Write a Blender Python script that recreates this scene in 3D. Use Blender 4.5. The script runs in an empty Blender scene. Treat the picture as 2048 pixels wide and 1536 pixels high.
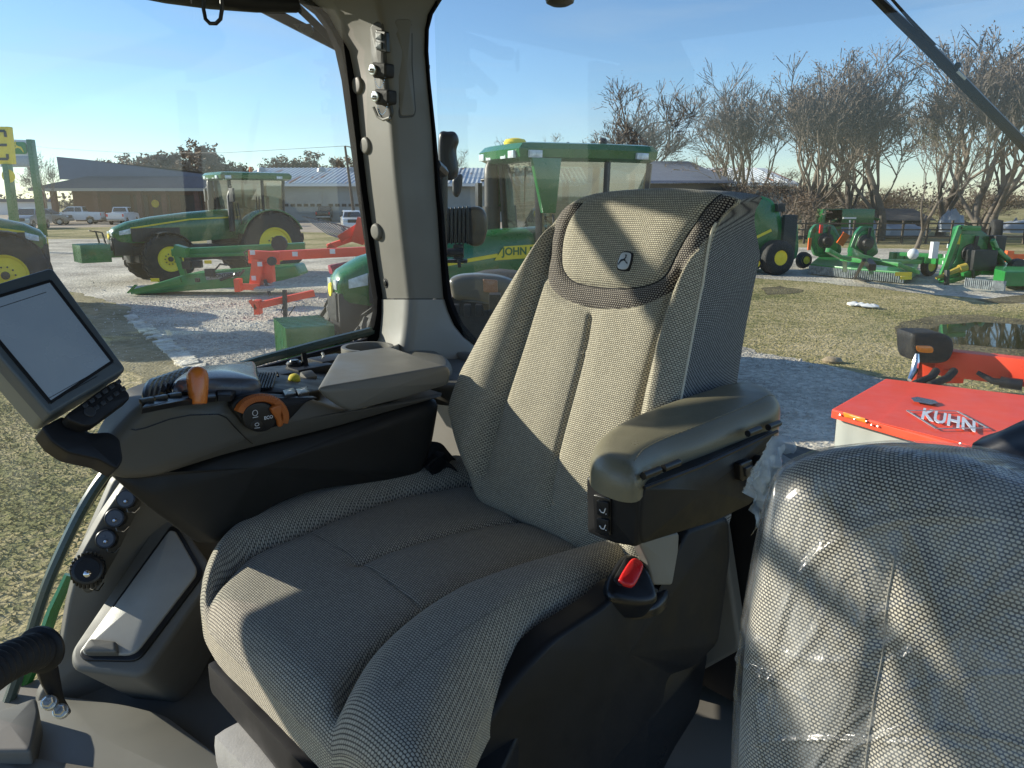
import bpy, bmesh, math, random
import numpy as np
from mathutils import Vector, Matrix
# ---------------------------------------------------------------- camera, sky, sun, exposure
SC=bpy.context.scene
FPX=1500.; PIT=math.radians(13.8); HC=2.8
cd=bpy.data.cameras.new('camera'); cam=bpy.data.objects.new('camera',cd); SC.collection.objects.link(cam)
cd.sensor_width=36; cd.lens=36*FPX/2048; cd.clip_start=.02; cd.clip_end=3000
cam.location=(0,0,HC); cam.rotation_euler=(math.pi/2-PIT,0,0); SC.camera=cam
SUN_EL=math.radians(20.5); SX,SY=-.95,.31
wd=bpy.data.worlds.new('World'); SC.world=wd; wd.use_nodes=True
wn=wd.node_tree; bg=wn.nodes['Background']; sky=wn.nodes.new('ShaderNodeTexSky'); sky.sky_type='NISHITA'; sky.sun_disc=False
sky.sun_elevation=SUN_EL; sky.sun_rotation=math.atan2(SX,SY); sky.air_density=1.0; sky.dust_density=0.0; sky.ozone_density=3.2
tn=wn.nodes.new('ShaderNodeVectorMath');tn.operation='MULTIPLY';tn.inputs[1].default_value=(.92,.985,1.10)
wn.links.new(sky.outputs[0],tn.inputs[0])
tc=wn.nodes.new('ShaderNodeTexCoord');mp=wn.nodes.new('ShaderNodeMapping');mp.inputs['Scale'].default_value=(1.2,2.0,9);mp.inputs['Rotation'].default_value=(.15,.25,.3);nz=wn.nodes.new('ShaderNodeTexNoise');nz.inputs['Scale'].default_value=1.6;nz.inputs['Detail'].default_value=6;nz.inputs['Distortion'].default_value=.8
mr=wn.nodes.new('ShaderNodeMapRange');mr.inputs[1].default_value=.47;mr.inputs[2].default_value=.72;mr.inputs[3].default_value=.0;mr.inputs[4].default_value=.42
mx=wn.nodes.new('ShaderNodeMix');mx.data_type='RGBA';mx.inputs[7].default_value=(3.6,4.3,5.0,1)
wn.links.new(tc.outputs['Generated'],mp.inputs[0]);wn.links.new(mp.outputs[0],nz.inputs[0]);wn.links.new(nz.outputs[0],mr.inputs[0]);wn.links.new(mr.outputs[0],mx.inputs[0]);wn.links.new(tn.outputs[0],mx.inputs[6]);wn.links.new(mx.outputs[2],bg.inputs[0]); bg.inputs[1].default_value=.105
sl=bpy.data.lights.new('sun','SUN'); sl.energy=5.0; sl.angle=math.radians(.5); sl.color=(1,.92,.78)
so=bpy.data.objects.new('sun',sl); SC.collection.objects.link(so)
sd=Vector((SX,SY,0)).normalized()*math.cos(SUN_EL)+Vector((0,0,math.sin(SUN_EL)))
so.rotation_euler=sd.to_track_quat('Z','Y').to_euler(); so.location=(-20,8,20)
SC.view_settings.view_transform='Standard'; SC.view_settings.look='None'; SC.view_settings.exposure=0.68; SC.view_settings.gamma=1
# ---------------------------------------------------------------- helpers
COL=SC.collection
rnd=random.Random(5)
O3=np.array([0,0,HC])
def ray(px,py):
    x=(px-1024)/FPX;y=(py-768)/FPX
    return np.array([x,math.cos(PIT)-y*math.sin(PIT),-(math.sin(PIT)+y*math.cos(PIT))])
def G(px,py,z=0): d=ray(px,py);return O3+d*((z-HC)/d[2])
def Y(px,py,yy): d=ray(px,py);return O3+d*(yy/d[1])
C0=np.array([.05,1.44,0]);RR=np.array([-.68,.733,0]);RR/=np.linalg.norm(RR);FF=np.array([-RR[1],RR[0],0]);UP=np.array([0,0,1.])
def L(a,b,z): return C0+a*RR+b*FF+z*UP
class Pl:
    def __init__(s,o,eu,ev,n): s.o=np.array(o,float);s.eu=np.array(eu,float);s.ev=np.array(ev,float);s.n=np.array(n,float);s.M=np.linalg.inv(np.array([s.eu,s.ev,s.n]).T)
    def up(s,px,py):
        d=ray(px,py);t=((s.o-O3)@s.n)/(d@s.n);q=s.M@(O3+d*t-s.o);return (q[0],q[1])
    def w(s,u,v,h=0): return s.o+u*s.eu+v*s.ev+h*s.n
def PA(a): return Pl(C0+a*RR,FF,UP,-RR)
def PZ(z): return Pl(C0+z*UP,RR,FF,UP)
def PB(b): return Pl(C0+b*FF,RR,UP,FF)
def PY(y): return Pl((0,y,0),(1,0,0),(0,0,1),(0,-1,0))
def P3(p,q,s,flip=1):
    p,q,s=map(np.array,(p,q,s));eu=(q-p)/np.linalg.norm(q-p);n=np.cross(eu,s-p);n/=np.linalg.norm(n)
    if n@(O3-p)<0:n=-n
    return Pl(p,eu,np.cross(n,eu),n)
def unit(v): v=np.array(v,float);return v/np.linalg.norm(v)
BASE={}
def empty(name,loc,label=None,cat=None,group=None,kind=None,rz=0):
    o=bpy.data.objects.new(name,None);COL.objects.link(o);o.location=tuple(loc);o.rotation_euler=(0,0,rz);o.empty_display_size=.1
    tag(o,label,cat,group,kind);BASE[o.name]=np.array(loc,float);return o
def tag(o,label=None,cat=None,group=None,kind=None):
    if label:o['label']=label
    if cat:o['category']=cat
    if group:o['group']=group
    if kind:o['kind']=kind
    return o
def mesh_obj(name,vs,fs,mat,parent=None,smooth=True,uvs=None,bevel=0,mats=None,fmat=None,auto=None,cut=40):
    vs=np.array(vs,float).reshape(-1,3)
    root=parent
    while root is not None and root.parent is not None: root=root.parent
    base=BASE.get(root.name,np.zeros(3)) if root is not None else np.zeros(3)
    me=bpy.data.meshes.new(name); me.from_pydata((vs-base).tolist(),[],[tuple(f) for f in fs])
    if uvs is not None:
        ul=me.uv_layers.new(name='UVMap');li=np.empty(len(me.loops),np.int32);me.loops.foreach_get('vertex_index',li)
        ul.data.foreach_set('uv',np.array(uvs,np.float32)[li].ravel())
    for m in (mats or [mat]): me.materials.append(m)
    if fmat is not None: me.polygons.foreach_set('material_index',np.array(fmat,np.int32))
    bm=bmesh.new();bm.from_mesh(me)
    bmesh.ops.recalc_face_normals(bm,faces=bm.faces)
    if bevel>0:
        es=[e for e in bm.edges if len(e.link_faces)==2 and e.calc_face_angle(0)>math.radians(35)]
        bmesh.ops.bevel(bm,geom=es,offset=bevel,segments=2,profile=.7,affect='EDGES',clamp_overlap=True)
    bm.to_mesh(me);bm.free()
    me.polygons.foreach_set('use_smooth',[bool(smooth)]*len(me.polygons))
    if smooth:
        try: me.set_sharp_from_angle(angle=math.radians(cut))
        except Exception: pass
    o=bpy.data.objects.new(name,me);COL.objects.link(o)
    if parent is not None:o.parent=parent
    me.update();return o
def cr(pts,n,closed=True,sharp=None):
    P=np.array(pts,float);k=len(P)
    out=[];segs=k if closed else k-1
    for i in range(segs):
        if closed:a,b,c,d=P[i-1],P[i],P[(i+1)%k],P[(i+2)%k]
        else:a,b,c,d=P[max(i-1,0)],P[i],P[i+1],P[min(i+2,k-1)]
        for t in np.linspace(0,1,24,endpoint=False):
            out.append(.5*((2*b)+(c-a)*t+(2*a-5*b+4*c-d)*t*t+(3*b-a-3*c+d)*t**3))
    if not closed: out.append(P[-1])
    return resamp(np.array(out),n,closed)
def resamp(Q,n,closed=True):
    if closed:Q=np.vstack([Q,Q[:1]])
    s=np.r_[0,np.cumsum(np.linalg.norm(np.diff(Q,axis=0),axis=1))]
    t=np.linspace(0,s[-1],n,endpoint=not closed)
    return np.array([np.interp(t,s,Q[:,j]) for j in range(Q.shape[1])]).T
def rcorner(P,r,k=5):
    """round the corners of polygon P (Nx2)"""
    P=np.array(P,float);out=[];n=len(P)
    for i in range(n):
        a,b,c=P[i-1],P[i],P[(i+1)%n];u=a-b;v=c-b;lu=np.linalg.norm(u);lv=np.linalg.norm(v)
        q=min(r,lu*.45,lv*.45);p0=b+u/lu*q;p1=b+v/lv*q
        for t in np.linspace(0,1,k):out.append((1-t)**2*p0+2*t*(1-t)*b+t*t*p1)
    return np.array(out)
def segdist(P,poly,closed):
    """distance from points P (Nx2) to polyline"""
    Q=np.array(poly,float);A_=Q if closed else Q[:-1];B_=np.roll(Q,-1,axis=0) if closed else Q[1:]
    d=np.full(len(P),1e9)
    for a,b in zip(A_,B_):
        ab=b-a;l=ab@ab+1e-12;t=np.clip(((P-a)@ab)/l,0,1);e=P-a-t[:,None]*ab
        d=np.minimum(d,np.einsum('ij,ij->i',e,e))
    return np.sqrt(d)
def pil(name,pl,pts,T,R,mat,parent=None,px=True,smooth=True,n=None,m=None,seams=(),hfun=None,dome=0,rc=None,h0=0,taper=0,back=True,c=None,post=None,mside=None,sdir=None):
    """a solid with the given outline in plane pl, front at height h0, thickness T, edge rounding R"""
    U=np.array([pl.up(*p) for p in pts] if px else pts,float)
    if smooth is True:
        n=n or 64;Ol=cr(U,n)
    else:
        Ol=rcorner(U,rc if rc is not None else R*1.2)
        if n:Ol=resamp(Ol,n)
        n=len(Ol)
    cen=np.array(pl.up(*c) if (c is not None and px) else (c if c is not None else Ol.mean(0)))
    R=min(R,T*.95)
    if m is None:
        size=np.linalg.norm(Ol-cen,axis=1).mean();rr=[1e-4]+([.5,] if dome or hfun or seams else [])
        m=len(rr)
        # rings placed so the rounding is resolved
        offs=[R*x/size for x in (1.0,.7,.45,.25,.1,.02)] if R>0 else []
        rho=np.array([.0005]+([.3,.6,.8] if (dome or hfun or len(seams)) else [])+[1-o for o in offs if o<.98]+[1.0]);rho.sort()
    else:
        t=np.linspace(0,1,m+1)[1:];rho=np.r_[.0005,1-(1-t)**1.45]
    m=len(rho)
    Pt=(cen+rho[:,None,None]*(Ol-cen)[None]).reshape(-1,2)
    d=segdist(Pt,Ol,True) if (R>0 or dome) else np.zeros(len(Pt))
    d[-n:]=0
    h=np.where(d<R,-R+np.sqrt(np.maximum(R*R-(R-np.minimum(d,R))**2,0)),0) if R>0 else np.zeros(len(Pt))
    if dome: md=d.max();h=h+dome*(1-(1-np.clip(d/md,0,1))**2)
    if hfun is not None:h=h+hfun(Pt[:,0],Pt[:,1],d)
    for sp,dep,wid in seams:
        S=cr([pl.up(*q) for q in sp] if px else sp,max(12,len(sp)*6),False)
        ds=segdist(Pt,S,False);h=h-dep*np.exp(-(ds/wid)**2)*np.clip(d/(R+1e-6),.15,1)
    def hf(P):
        P=np.array(P,float);d=segdist(P,Ol,True);h=np.where(d<R,-R+np.sqrt(np.maximum(R*R-(R-np.minimum(d,R))**2,0)),0) if R>0 else np.zeros(len(P))
        if dome: h=h+dome*(1-(1-np.clip(d/md,0,1))**2)
        if hfun is not None:h=h+hfun(P[:,0],P[:,1],d)
        for sp,dep,wid in seams:
            S=cr([pl.up(*q) for q in sp] if px else sp,max(12,len(sp)*6),False);h=h-dep*np.exp(-(segdist(P,S,False)/wid)**2)*np.clip(d/(R+1e-6),.15,1)
        return h+h0
    pil.hf=hf
    V=[pl.w(p[0],p[1],hh+h0) for p,hh in zip(Pt,h)];dirs0=(Ol-cen)/np.linalg.norm(Ol-cen,axis=1)[:,None];xx=np.clip(R-d,0,R) if R>0 else np.zeros(len(Pt));ex_=(R*np.arcsin(xx/R)-xx) if R>0 else xx;UV=[tuple(p+dirs0[i%n]*e_) for i,(p,e_) in enumerate(zip(Pt,ex_))];rex=R*(math.pi/2-1)
    F=[]
    for j in range(m-1):
        for i in range(n):
            k=(i+1)%n;F.append((j*n+i,j*n+k,(j+1)*n+k,(j+1)*n+i))
    F.append(tuple(range(n-1,-1,-1)));nf=len(F)
    # sides
    dirs=Ol-cen;dirs=dirs/np.linalg.norm(dirs,axis=1)[:,None]
    hl=h[-n:];ns=3 if T-R>.002 else 1;last=(m-1)*n
    for q in range(1,ns+1):
        t=q/ns
        for i in range(n):
            hh=hl[i]+(-T-hl[i])*t;p=Ol[i]-dirs[i]*taper*t
            V.append(pl.w(p[0],p[1],hh+h0) if sdir is None else pl.w(p[0],p[1],hl[i]+h0)+np.array(sdir(p))*t);uv=Ol[i]+dirs[i]*(hl[i]-hh+rex);UV.append(tuple(uv))
        st=len(V)-n
        for i in range(n):
            k=(i+1)%n;F.append((last+i,last+k,st+k,st+i))
        last=st
    if back:F.append(tuple(last+i for i in range(n)))
    V=np.array(V)
    if post is not None:V=post(V)
    if mside is not None:return mesh_obj(name,V,F,mat,parent,uvs=UV,cut=50,mats=[mat,mside],fmat=[0]*nf+[1]*(len(F)-nf))
    return mesh_obj(name,V,F,mat,parent,uvs=UV,cut=50)
class MB:
    def __init__(s): s.v=[];s.f=[];s.m=[];s.cm=0
    def add(s,vs,fs):
        o=len(s.v);s.v+= [tuple(map(float,v)) for v in vs];s.f+=[tuple(o+i for i in f) for f in fs];s.m+=[s.cm]*len(fs);return s
    def box(s,c,d,rz=0,ry=0,rx=0,M=None):
        x,y,z=d[0]/2,d[1]/2,d[2]/2
        vs=[Vector((i*x,j*y,k*z)) for i in(-1,1) for j in(-1,1) for k in(-1,1)]
        R=M if M is not None else (Matrix.Rotation(rz,3,'Z')@Matrix.Rotation(ry,3,'Y')@Matrix.Rotation(rx,3,'X'))
        vs=[R@v+Vector(tuple(c)) for v in vs]
        return s.add(vs,[(0,1,3,2),(4,6,7,5),(0,4,5,1),(2,3,7,6),(0,2,6,4),(1,5,7,3)])
    def prism(s,prof,w0,w1,ax='y',inset=0):
        """profile polygon (p,q) extruded; ax y: (x,z) profile along y ; ax x: (y,z) along x ; ax z: (x,y) along z"""
        n=len(prof);f={'y':lambda p,q,w:(p,w,q),'x':lambda p,q,w:(w,p,q),'z':lambda p,q,w:(p,q,w)}[ax]
        vs=[f(p,q,w0) for p,q in prof]+[f(p,q,w1) for p,q in prof]
        return s.add(vs,[tuple(range(n)),tuple(range(2*n-1,n-1,-1))]+[(i,(i+1)%n,n+(i+1)%n,n+i) for i in range(n)])
    def beam(s,a,b,w,h,up=(0,0,1)):
        a=Vector(tuple(a));b=Vector(tuple(b));d=(b-a);l=d.length;d.normalize();u=Vector(up);sd_=d.cross(u)
        if sd_.length<1e-4: sd_=d.cross(Vector((1,0,0)))
        sd_.normalize();u=sd_.cross(d)
        vs=[p+sd_*(i*w/2)+u*(j*h/2) for p in(a,b) for i,j in((-1,-1),(1,-1),(1,1),(-1,1))]
        return s.add(vs,[(0,1,2,3),(7,6,5,4),(0,4,5,1),(1,5,6,2),(2,6,7,3),(3,7,4,0)])
    def tube(s,pts,r,k=10,cap=True):
        pts=[Vector(tuple(p)) for p in pts];n=len(pts);rs=r if isinstance(r,(list,tuple,np.ndarray)) else [r]*n
        vs=[];pr=None
        for i,p in enumerate(pts):
            t=(pts[min(i+1,n-1)]-pts[max(i-1,0)])
            if t.length<1e-9:t=Vector((0,0,1))
            t.normalize()
            if pr is None: pr=t.orthogonal().normalized()
            pr=(pr-t*pr.dot(t));pr=pr.normalized() if pr.length>1e-6 else t.orthogonal().normalized()
            q=t.cross(pr)
            for j in range(k):a=2*math.pi*j/k;vs.append(p+(pr*math.cos(a)+q*math.sin(a))*rs[i])
        fs=[(i*k+j,i*k+(j+1)%k,(i+1)*k+(j+1)%k,(i+1)*k+j) for i in range(n-1) for j in range(k)]
        if cap:fs+=[tuple(range(k-1,-1,-1)),tuple((n-1)*k+j for j in range(k))]
        return s.add(vs,fs)
    def lathe(s,c,axis,prof,k=24,cap=True):
        """prof: list (distance along axis, radius)"""
        ax=Vector(tuple(axis)).normalized();pr=ax.orthogonal().normalized();q=ax.cross(pr);c=Vector(tuple(c));vs=[]
        for h,r in prof:
            for j in range(k):a=2*math.pi*j/k;vs.append(c+ax*h+(pr*math.cos(a)+q*math.sin(a))*max(r,1e-4))
        n=len(prof);fs=[(i*k+j,i*k+(j+1)%k,(i+1)*k+(j+1)%k,(i+1)*k+j) for i in range(n-1) for j in range(k)]
        if cap:fs+=[tuple(range(k-1,-1,-1)),tuple((n-1)*k+j for j in range(k))]
        return s.add(vs,fs)
    def sph(s,c,r,k=12,sc=(1,1,1)):
        c=np.array(c,float);vs=[];n=k//2+1
        for i in range(n):
            ph=math.pi*i/(n-1)
            for j in range(k):
                a=2*math.pi*j/k;vs.append((c[0]+r*sc[0]*max(math.sin(ph),1e-3)*math.cos(a),c[1]+r*sc[1]*max(math.sin(ph),1e-3)*math.sin(a),c[2]+r*sc[2]*math.cos(ph)))
        return s.add(vs,[(i*k+j,(i+1)*k+j,(i+1)*k+(j+1)%k,i*k+(j+1)%k) for i in range(n-1) for j in range(k)])
    def loft(s,rings,cap=True):
        k=len(rings[0]);o=[];n=len(rings)
        for r_ in rings:o+=list(r_)
        fs=[(i*k+j,i*k+(j+1)%k,(i+1)*k+(j+1)%k,(i+1)*k+j) for i in range(n-1) for j in range(k)]
        if cap:fs+=[tuple(range(k-1,-1,-1)),tuple((n-1)*k+j for j in range(k))]
        return s.add(o,fs)
    def build(s,name,mat,parent=None,bevel=0,smooth=True,cut=40):
        if isinstance(mat,list):return mesh_obj(name,s.v,s.f,mat[0],parent,smooth,mats=mat,fmat=s.m,cut=cut)
        return mesh_obj(name,s.v,s.f,mat,parent,smooth,bevel=bevel,cut=cut)
def copy_tree(o,parent=None):
    c=o.copy();COL.objects.link(c);c.parent=parent
    for ch in list(o.children):copy_tree(ch,c)
    return c
def text(name,s,mat,size,origin,ex,ey,parent=None,thick=.001,sx=1.0,shear=0,bold=.0):
    cu=bpy.data.curves.new(name,'FONT');cu.body=s;cu.size=size;cu.extrude=thick;cu.align_x='CENTER';cu.align_y='CENTER';cu.offset=bold;cu.shear=shear;cu.resolution_u=3
    to=bpy.data.objects.new(name,cu);COL.objects.link(to);dg=bpy.context.evaluated_depsgraph_get();dg.update()
    me=bpy.data.meshes.new_from_object(to.evaluated_get(dg));bpy.data.objects.remove(to)
    co=np.array([v.co[:] for v in me.vertices]).reshape(-1,3);fs=[tuple(p.vertices) for p in me.polygons];bpy.data.meshes.remove(me)
    ex=unit(ex);ey=np.array(ey,float);ey=unit(ey-ex*(ey@ex));ez=np.cross(ex,ey)
    V=[np.array(origin)+c[0]*sx*ex+c[1]*ey+c[2]*ez for c in co]
    return mesh_obj(name,V,fs,mat,parent,smooth=False)
# ---------------------------------------------------------------- materials
def nd(t,ty,**k):
    n=t.nodes.new(ty)
    for a,b in k.items():setattr(n,a,b)
    return n
def mat(name,col,rough=.5,metal=0,var=.12,vs=8,bump=0,bs=200,coat=0,col2=None,coord='Object',spec=.5,em=None,noise2=None,det=4):
    m=bpy.data.materials.new(name);m.use_nodes=True;t=m.node_tree;p=t.nodes['Principled BSDF']
    p.inputs['Roughness'].default_value=rough;p.inputs['Metallic'].default_value=metal;p.inputs['Coat Weight'].default_value=coat;p.inputs['Coat Roughness'].default_value=.08
    p.inputs['Specular IOR Level'].default_value=spec
    tc=nd(t,'ShaderNodeTexCoord');nz=nd(t,'ShaderNodeTexNoise');nz.inputs['Scale'].default_value=vs;nz.inputs['Detail'].default_value=det;nz.inputs['Roughness'].default_value=.65
    t.links.new(tc.outputs[coord],nz.inputs['Vector'])
    rp=nd(t,'ShaderNodeValToRGB');c2=col2 or tuple(min(1,c*(1+var)) for c in col);c1=col if col2 else tuple(c*(1-var) for c in col)
    rp.color_ramp.elements[0].position=.35;rp.color_ramp.elements[1].position=.65
    rp.color_ramp.elements[0].color=(*c1,1);rp.color_ramp.elements[1].color=(*c2,1)
    t.links.new(nz.outputs['Fac'],rp.inputs[0]);t.links.new(rp.outputs[0],p.inputs['Base Color'])
    rg=nd(t,'ShaderNodeMapRange');n3=nd(t,'ShaderNodeTexNoise');n3.inputs['Scale'].default_value=vs*3;n3.inputs['Detail'].default_value=6;t.links.new(tc.outputs[coord],n3.inputs['Vector']);t.links.new(n3.outputs[0],rg.inputs[0]);rg.inputs[1].default_value=.3;rg.inputs[2].default_value=.7;rg.inputs[3].default_value=max(.02,rough-.09 if rough>.2 else rough);rg.inputs[4].default_value=min(1,rough+.10 if rough>.2 else rough+.02);t.links.new(rg.outputs[0],p.inputs['Roughness'])
    if bump:
        n2=nd(t,'ShaderNodeTexNoise');n2.inputs['Scale'].default_value=bs;n2.inputs['Detail'].default_value=3;t.links.new(tc.outputs[coord],n2.inputs['Vector'])
        b=nd(t,'ShaderNodeBump');b.inputs['Strength'].default_value=bump;b.inputs['Distance'].default_value=.3/bs;t.links.new(n2.outputs['Fac'],b.inputs['Height']);t.links.new(b.outputs[0],p.inputs['Normal'])
    if em:p.inputs['Emission Color'].default_value=(*em[:3],1);p.inputs['Emission Strength'].default_value=em[3]
    return m
def fabric(name,c_hi,c_lo,cx=.0040,cy=.0030,ax=.47,ay=.43,bump=.55):
    m=bpy.data.materials.new(name);m.use_nodes=True;t=m.node_tree;p=t.nodes['Principled BSDF'];lk=t.links.new
    p.inputs['Roughness'].default_value=.85;p.inputs['Specular IOR Level'].default_value=.2;p.inputs['Sheen Weight'].default_value=.15
    uv=nd(t,'ShaderNodeUVMap',uv_map='UVMap');sx=nd(t,'ShaderNodeSeparateXYZ');lk(uv.outputs[0],sx.inputs[0])
    def M(op,a,b=None,c=None):
        n=nd(t,'ShaderNodeMath',operation=op)
        for i,x in enumerate((a,b,c)):
            if x is None:continue
            if isinstance(x,(int,float)):n.inputs[i].default_value=x
            else:lk(x,n.inputs[i])
        return n.outputs[0]
    X=M('DIVIDE',sx.outputs[0],cx);Yv=M('DIVIDE',sx.outputs[1],cy)
    row=M('FLOOR',Yv);od=M('MODULO',row,2.0);od=M('ABSOLUTE',od);X=M('ADD',X,M('MULTIPLY',od,.5))
    fx=M('DIVIDE',M('SUBTRACT',M('FRACT',X),.5),ax);fy=M('DIVIDE',M('SUBTRACT',M('FRACT',Yv),.5),ay)
    d=M('SQRT',M('ADD',M('POWER',M('ABSOLUTE',fx),2.6),M('POWER',M('ABSOLUTE',fy),2.6)))
    mr=nd(t,'ShaderNodeMapRange',interpolation_type='SMOOTHSTEP');lk(d,mr.inputs[0]);mr.inputs[1].default_value=1.12;mr.inputs[2].default_value=.62;mr.inputs[3].default_value=0;mr.inputs[4].default_value=1
    wn2=nd(t,'ShaderNodeTexWhiteNoise');wn2.noise_dimensions='2D';cm=nd(t,'ShaderNodeCombineXYZ');lk(M('FLOOR',X),cm.inputs[0]);lk(row,cm.inputs[1]);lk(cm.outputs[0],wn2.inputs['Vector'])
    nz=nd(t,'ShaderNodeTexNoise');nz.inputs['Scale'].default_value=9;lk(uv.outputs[0],nz.inputs['Vector'])
    hv=nd(t,'ShaderNodeMapRange');lk(M('ADD',M('MULTIPLY',wn2.outputs[0],.5),M('MULTIPLY',nz.outputs[0],.5)),hv.inputs[0]);hv.inputs[3].default_value=.78;hv.inputs[4].default_value=1.2
    mx=nd(t,'ShaderNodeMix',data_type='RGBA');mx.inputs[6].default_value=(*c_lo,1);mx.inputs[7].default_value=(*c_hi,1);lk(mr.outputs[0],mx.inputs[0])
    vm=nd(t,'ShaderNodeVectorMath',operation='SCALE');lk(mx.outputs[2],vm.inputs[0]);lk(hv.outputs[0],vm.inputs['Scale']);lk(vm.outputs[0],p.inputs['Base Color'])
    b=nd(t,'ShaderNodeBump');b.inputs['Strength'].default_value=bump;b.inputs['Distance'].default_value=.0012;lk(mr.outputs[0],b.inputs['Height']);lk(b.outputs[0],p.inputs['Normal'])
    return m
def glass_mat(name,tint=(.93,.97,.95),refl=.055,dust=.03,dustc=(.8,.8,.75)):
    m=bpy.data.materials.new(name);m.use_nodes=True;t=m.node_tree;lk=t.links.new
    for n in list(t.nodes):
        if n.type!='OUTPUT_MATERIAL':t.nodes.remove(n)
    out=[n for n in t.nodes if n.type=='OUTPUT_MATERIAL'][0]
    tr=nd(t,'ShaderNodeBsdfTransparent');tr.inputs[0].default_value=(*tint,1);gl=nd(t,'ShaderNodeBsdfGlossy');gl.inputs['Roughness'].default_value=.02
    lw=nd(t,'ShaderNodeLayerWeight');lw.inputs[0].default_value=.5;pw=nd(t,'ShaderNodeMath',operation='POWER');lk(lw.outputs['Facing'],pw.inputs[0]);pw.inputs[1].default_value=4
    ma=nd(t,'ShaderNodeMath',operation='MULTIPLY_ADD');lk(pw.outputs[0],ma.inputs[0]);ma.inputs[1].default_value=.6;ma.inputs[2].default_value=refl
    m1=nd(t,'ShaderNodeMixShader');lk(ma.outputs[0],m1.inputs[0]);lk(tr.outputs[0],m1.inputs[1]);lk(gl.outputs[0],m1.inputs[2])
    df=nd(t,'ShaderNodeBsdfDiffuse');df.inputs[0].default_value=(*dustc,1);tl=nd(t,'ShaderNodeBsdfTranslucent');tl.inputs[0].default_value=(*dustc,1);ad=nd(t,'ShaderNodeMixShader');ad.inputs[0].default_value=.5;lk(df.outputs[0],ad.inputs[1]);lk(tl.outputs[0],ad.inputs[2])
    tc=nd(t,'ShaderNodeTexCoord');nz=nd(t,'ShaderNodeTexNoise');nz.inputs['Scale'].default_value=2.2;nz.inputs['Detail'].default_value=5;lk(tc.outputs['Object'],nz.inputs['Vector'])
    mr=nd(t,'ShaderNodeMapRange');lk(nz.outputs[0],mr.inputs[0]);mr.inputs[1].default_value=.3;mr.inputs[2].default_value=.75;mr.inputs[3].default_value=dust*.5;mr.inputs[4].default_value=dust*1.7
    m2=nd(t,'ShaderNodeMixShader');lk(mr.outputs[0],m2.inputs[0]);lk(m1.outputs[0],m2.inputs[1]);lk(ad.outputs[0],m2.inputs[2]);lk(m2.outputs[0],out.inputs[0])
    return m
M={}
M['trim']=mat('cab_trim_plastic',(.145,.138,.120),.55,var=.05,vs=3,bump=.25,bs=900)
M['trim2']=mat('cab_trim_light',(.215,.208,.185),.5,var=.05,vs=3,bump=.25,bs=900)
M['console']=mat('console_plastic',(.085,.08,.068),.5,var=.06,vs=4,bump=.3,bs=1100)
M['lid']=mat('console_lid_plastic',(.15,.142,.12),.5,var=.06,vs=4,bump=.35,bs=900)
M['dark']=mat('dark_plastic',(.011,.011,.0125),.5,var=.15,vs=6,bump=.25,bs=1200,spec=.3)
M['black']=mat('black_plastic',(.010,.010,.011),.35,var=.1,vs=6)
M['rubber']=mat('black_rubber',(.012,.012,.013),.7,var=.3,vs=20,bump=.3,bs=300)
M['grip']=mat('grip_plastic',(.03,.033,.038),.3,var=.1,vs=6)
M['grey']=mat('hand_rest_plastic',(.075,.085,.105),.22,var=.08,vs=5)
M['orange']=mat('orange_plastic',(.62,.17,.025),.3,var=.06,vs=9,coat=.3)
M['orange2']=mat('dull_orange_plastic',(.40,.11,.02),.45,var=.08,vs=9)
M['red']=mat('red_button',(.72,.02,.02),.3,var=.05,vs=9,coat=.2)
M['yellowp']=mat('yellow_plastic',(.70,.58,.06),.4,var=.08,vs=9)
M['chrome']=mat('chrome',(.75,.75,.75),.12,metal=1,var=.03)
M['zinc']=mat('zinc_bolt',(.62,.62,.58),.3,metal=.9,var=.1,vs=60)
M['white']=mat('white_print',(.75,.76,.78),.5,var=.03)
M['leather']=mat('tan_vinyl',(.175,.158,.105),.36,var=.05,vs=5,bump=.55,bs=420)
M['fab']=fabric('seat_fabric',(.52,.470,.355),(.072,.064,.052),cx=.0050,cy=.0038)
M['fabc']=fabric('seat_fabric_centre',(.44,.405,.325),(.066,.060,.052),cx=.0056,cy=.0042)
M['fabdark']=fabric('seat_fabric_dark_band',(.34,.30,.25),(.020,.016,.017),cx=.0050,cy=.0040,ax=.36,ay=.34)
M['fabside']=fabric('seat_fabric_side',(.34,.34,.32),(.030,.030,.033),cx=.0050,cy=.0038,ax=.40,ay=.38)
M['fabtr']=fabric('training_seat_fabric',(.54,.50,.40),(.045,.043,.040),cx=.0042,cy=.0032,ax=.42,ay=.36)
M['seal']=mat('window_seal_rubber',(.006,.006,.007),.9,var=.2,spec=.06)
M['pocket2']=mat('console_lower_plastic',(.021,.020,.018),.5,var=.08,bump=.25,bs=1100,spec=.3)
M['pocket']=mat('dark_recess_plastic',(.045,.042,.036),.55,var=.1)
M['lidp']=mat('pale_lid_plastic',(.34,.335,.31),.45,var=.06,vs=9,bump=.3,bs=500)
M['thread2']=mat('grey_thread',(.17,.165,.14),.8,var=.1,vs=300)
M['thread']=mat('pale_thread',(.62,.57,.45),.8,var=.1,vs=300)
M['badge']=mat('badge_silver',(.55,.56,.55),.35,var=.03,metal=.2)
M['screen']=mat('monitor_screen',(.055,.075,.105),.26,var=.30,vs=7,spec=.6,em=(.10,.15,.21,.32),col2=(.09,.105,.125),det=3)
M['mon']=mat('monitor_bezel',(.07,.085,.095),.4,var=.06,vs=4,bump=.2,bs=1200)
M['monback']=mat('monitor_shell',(.20,.205,.175),.45,var=.05,vs=4,bump=.2,bs=1200)
M['glass']=glass_mat('cab_glass')
M['greeng']=mat('green_paint',(.020,.17,.032),.32,var=.10,vs=4,coat=.5)

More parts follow.
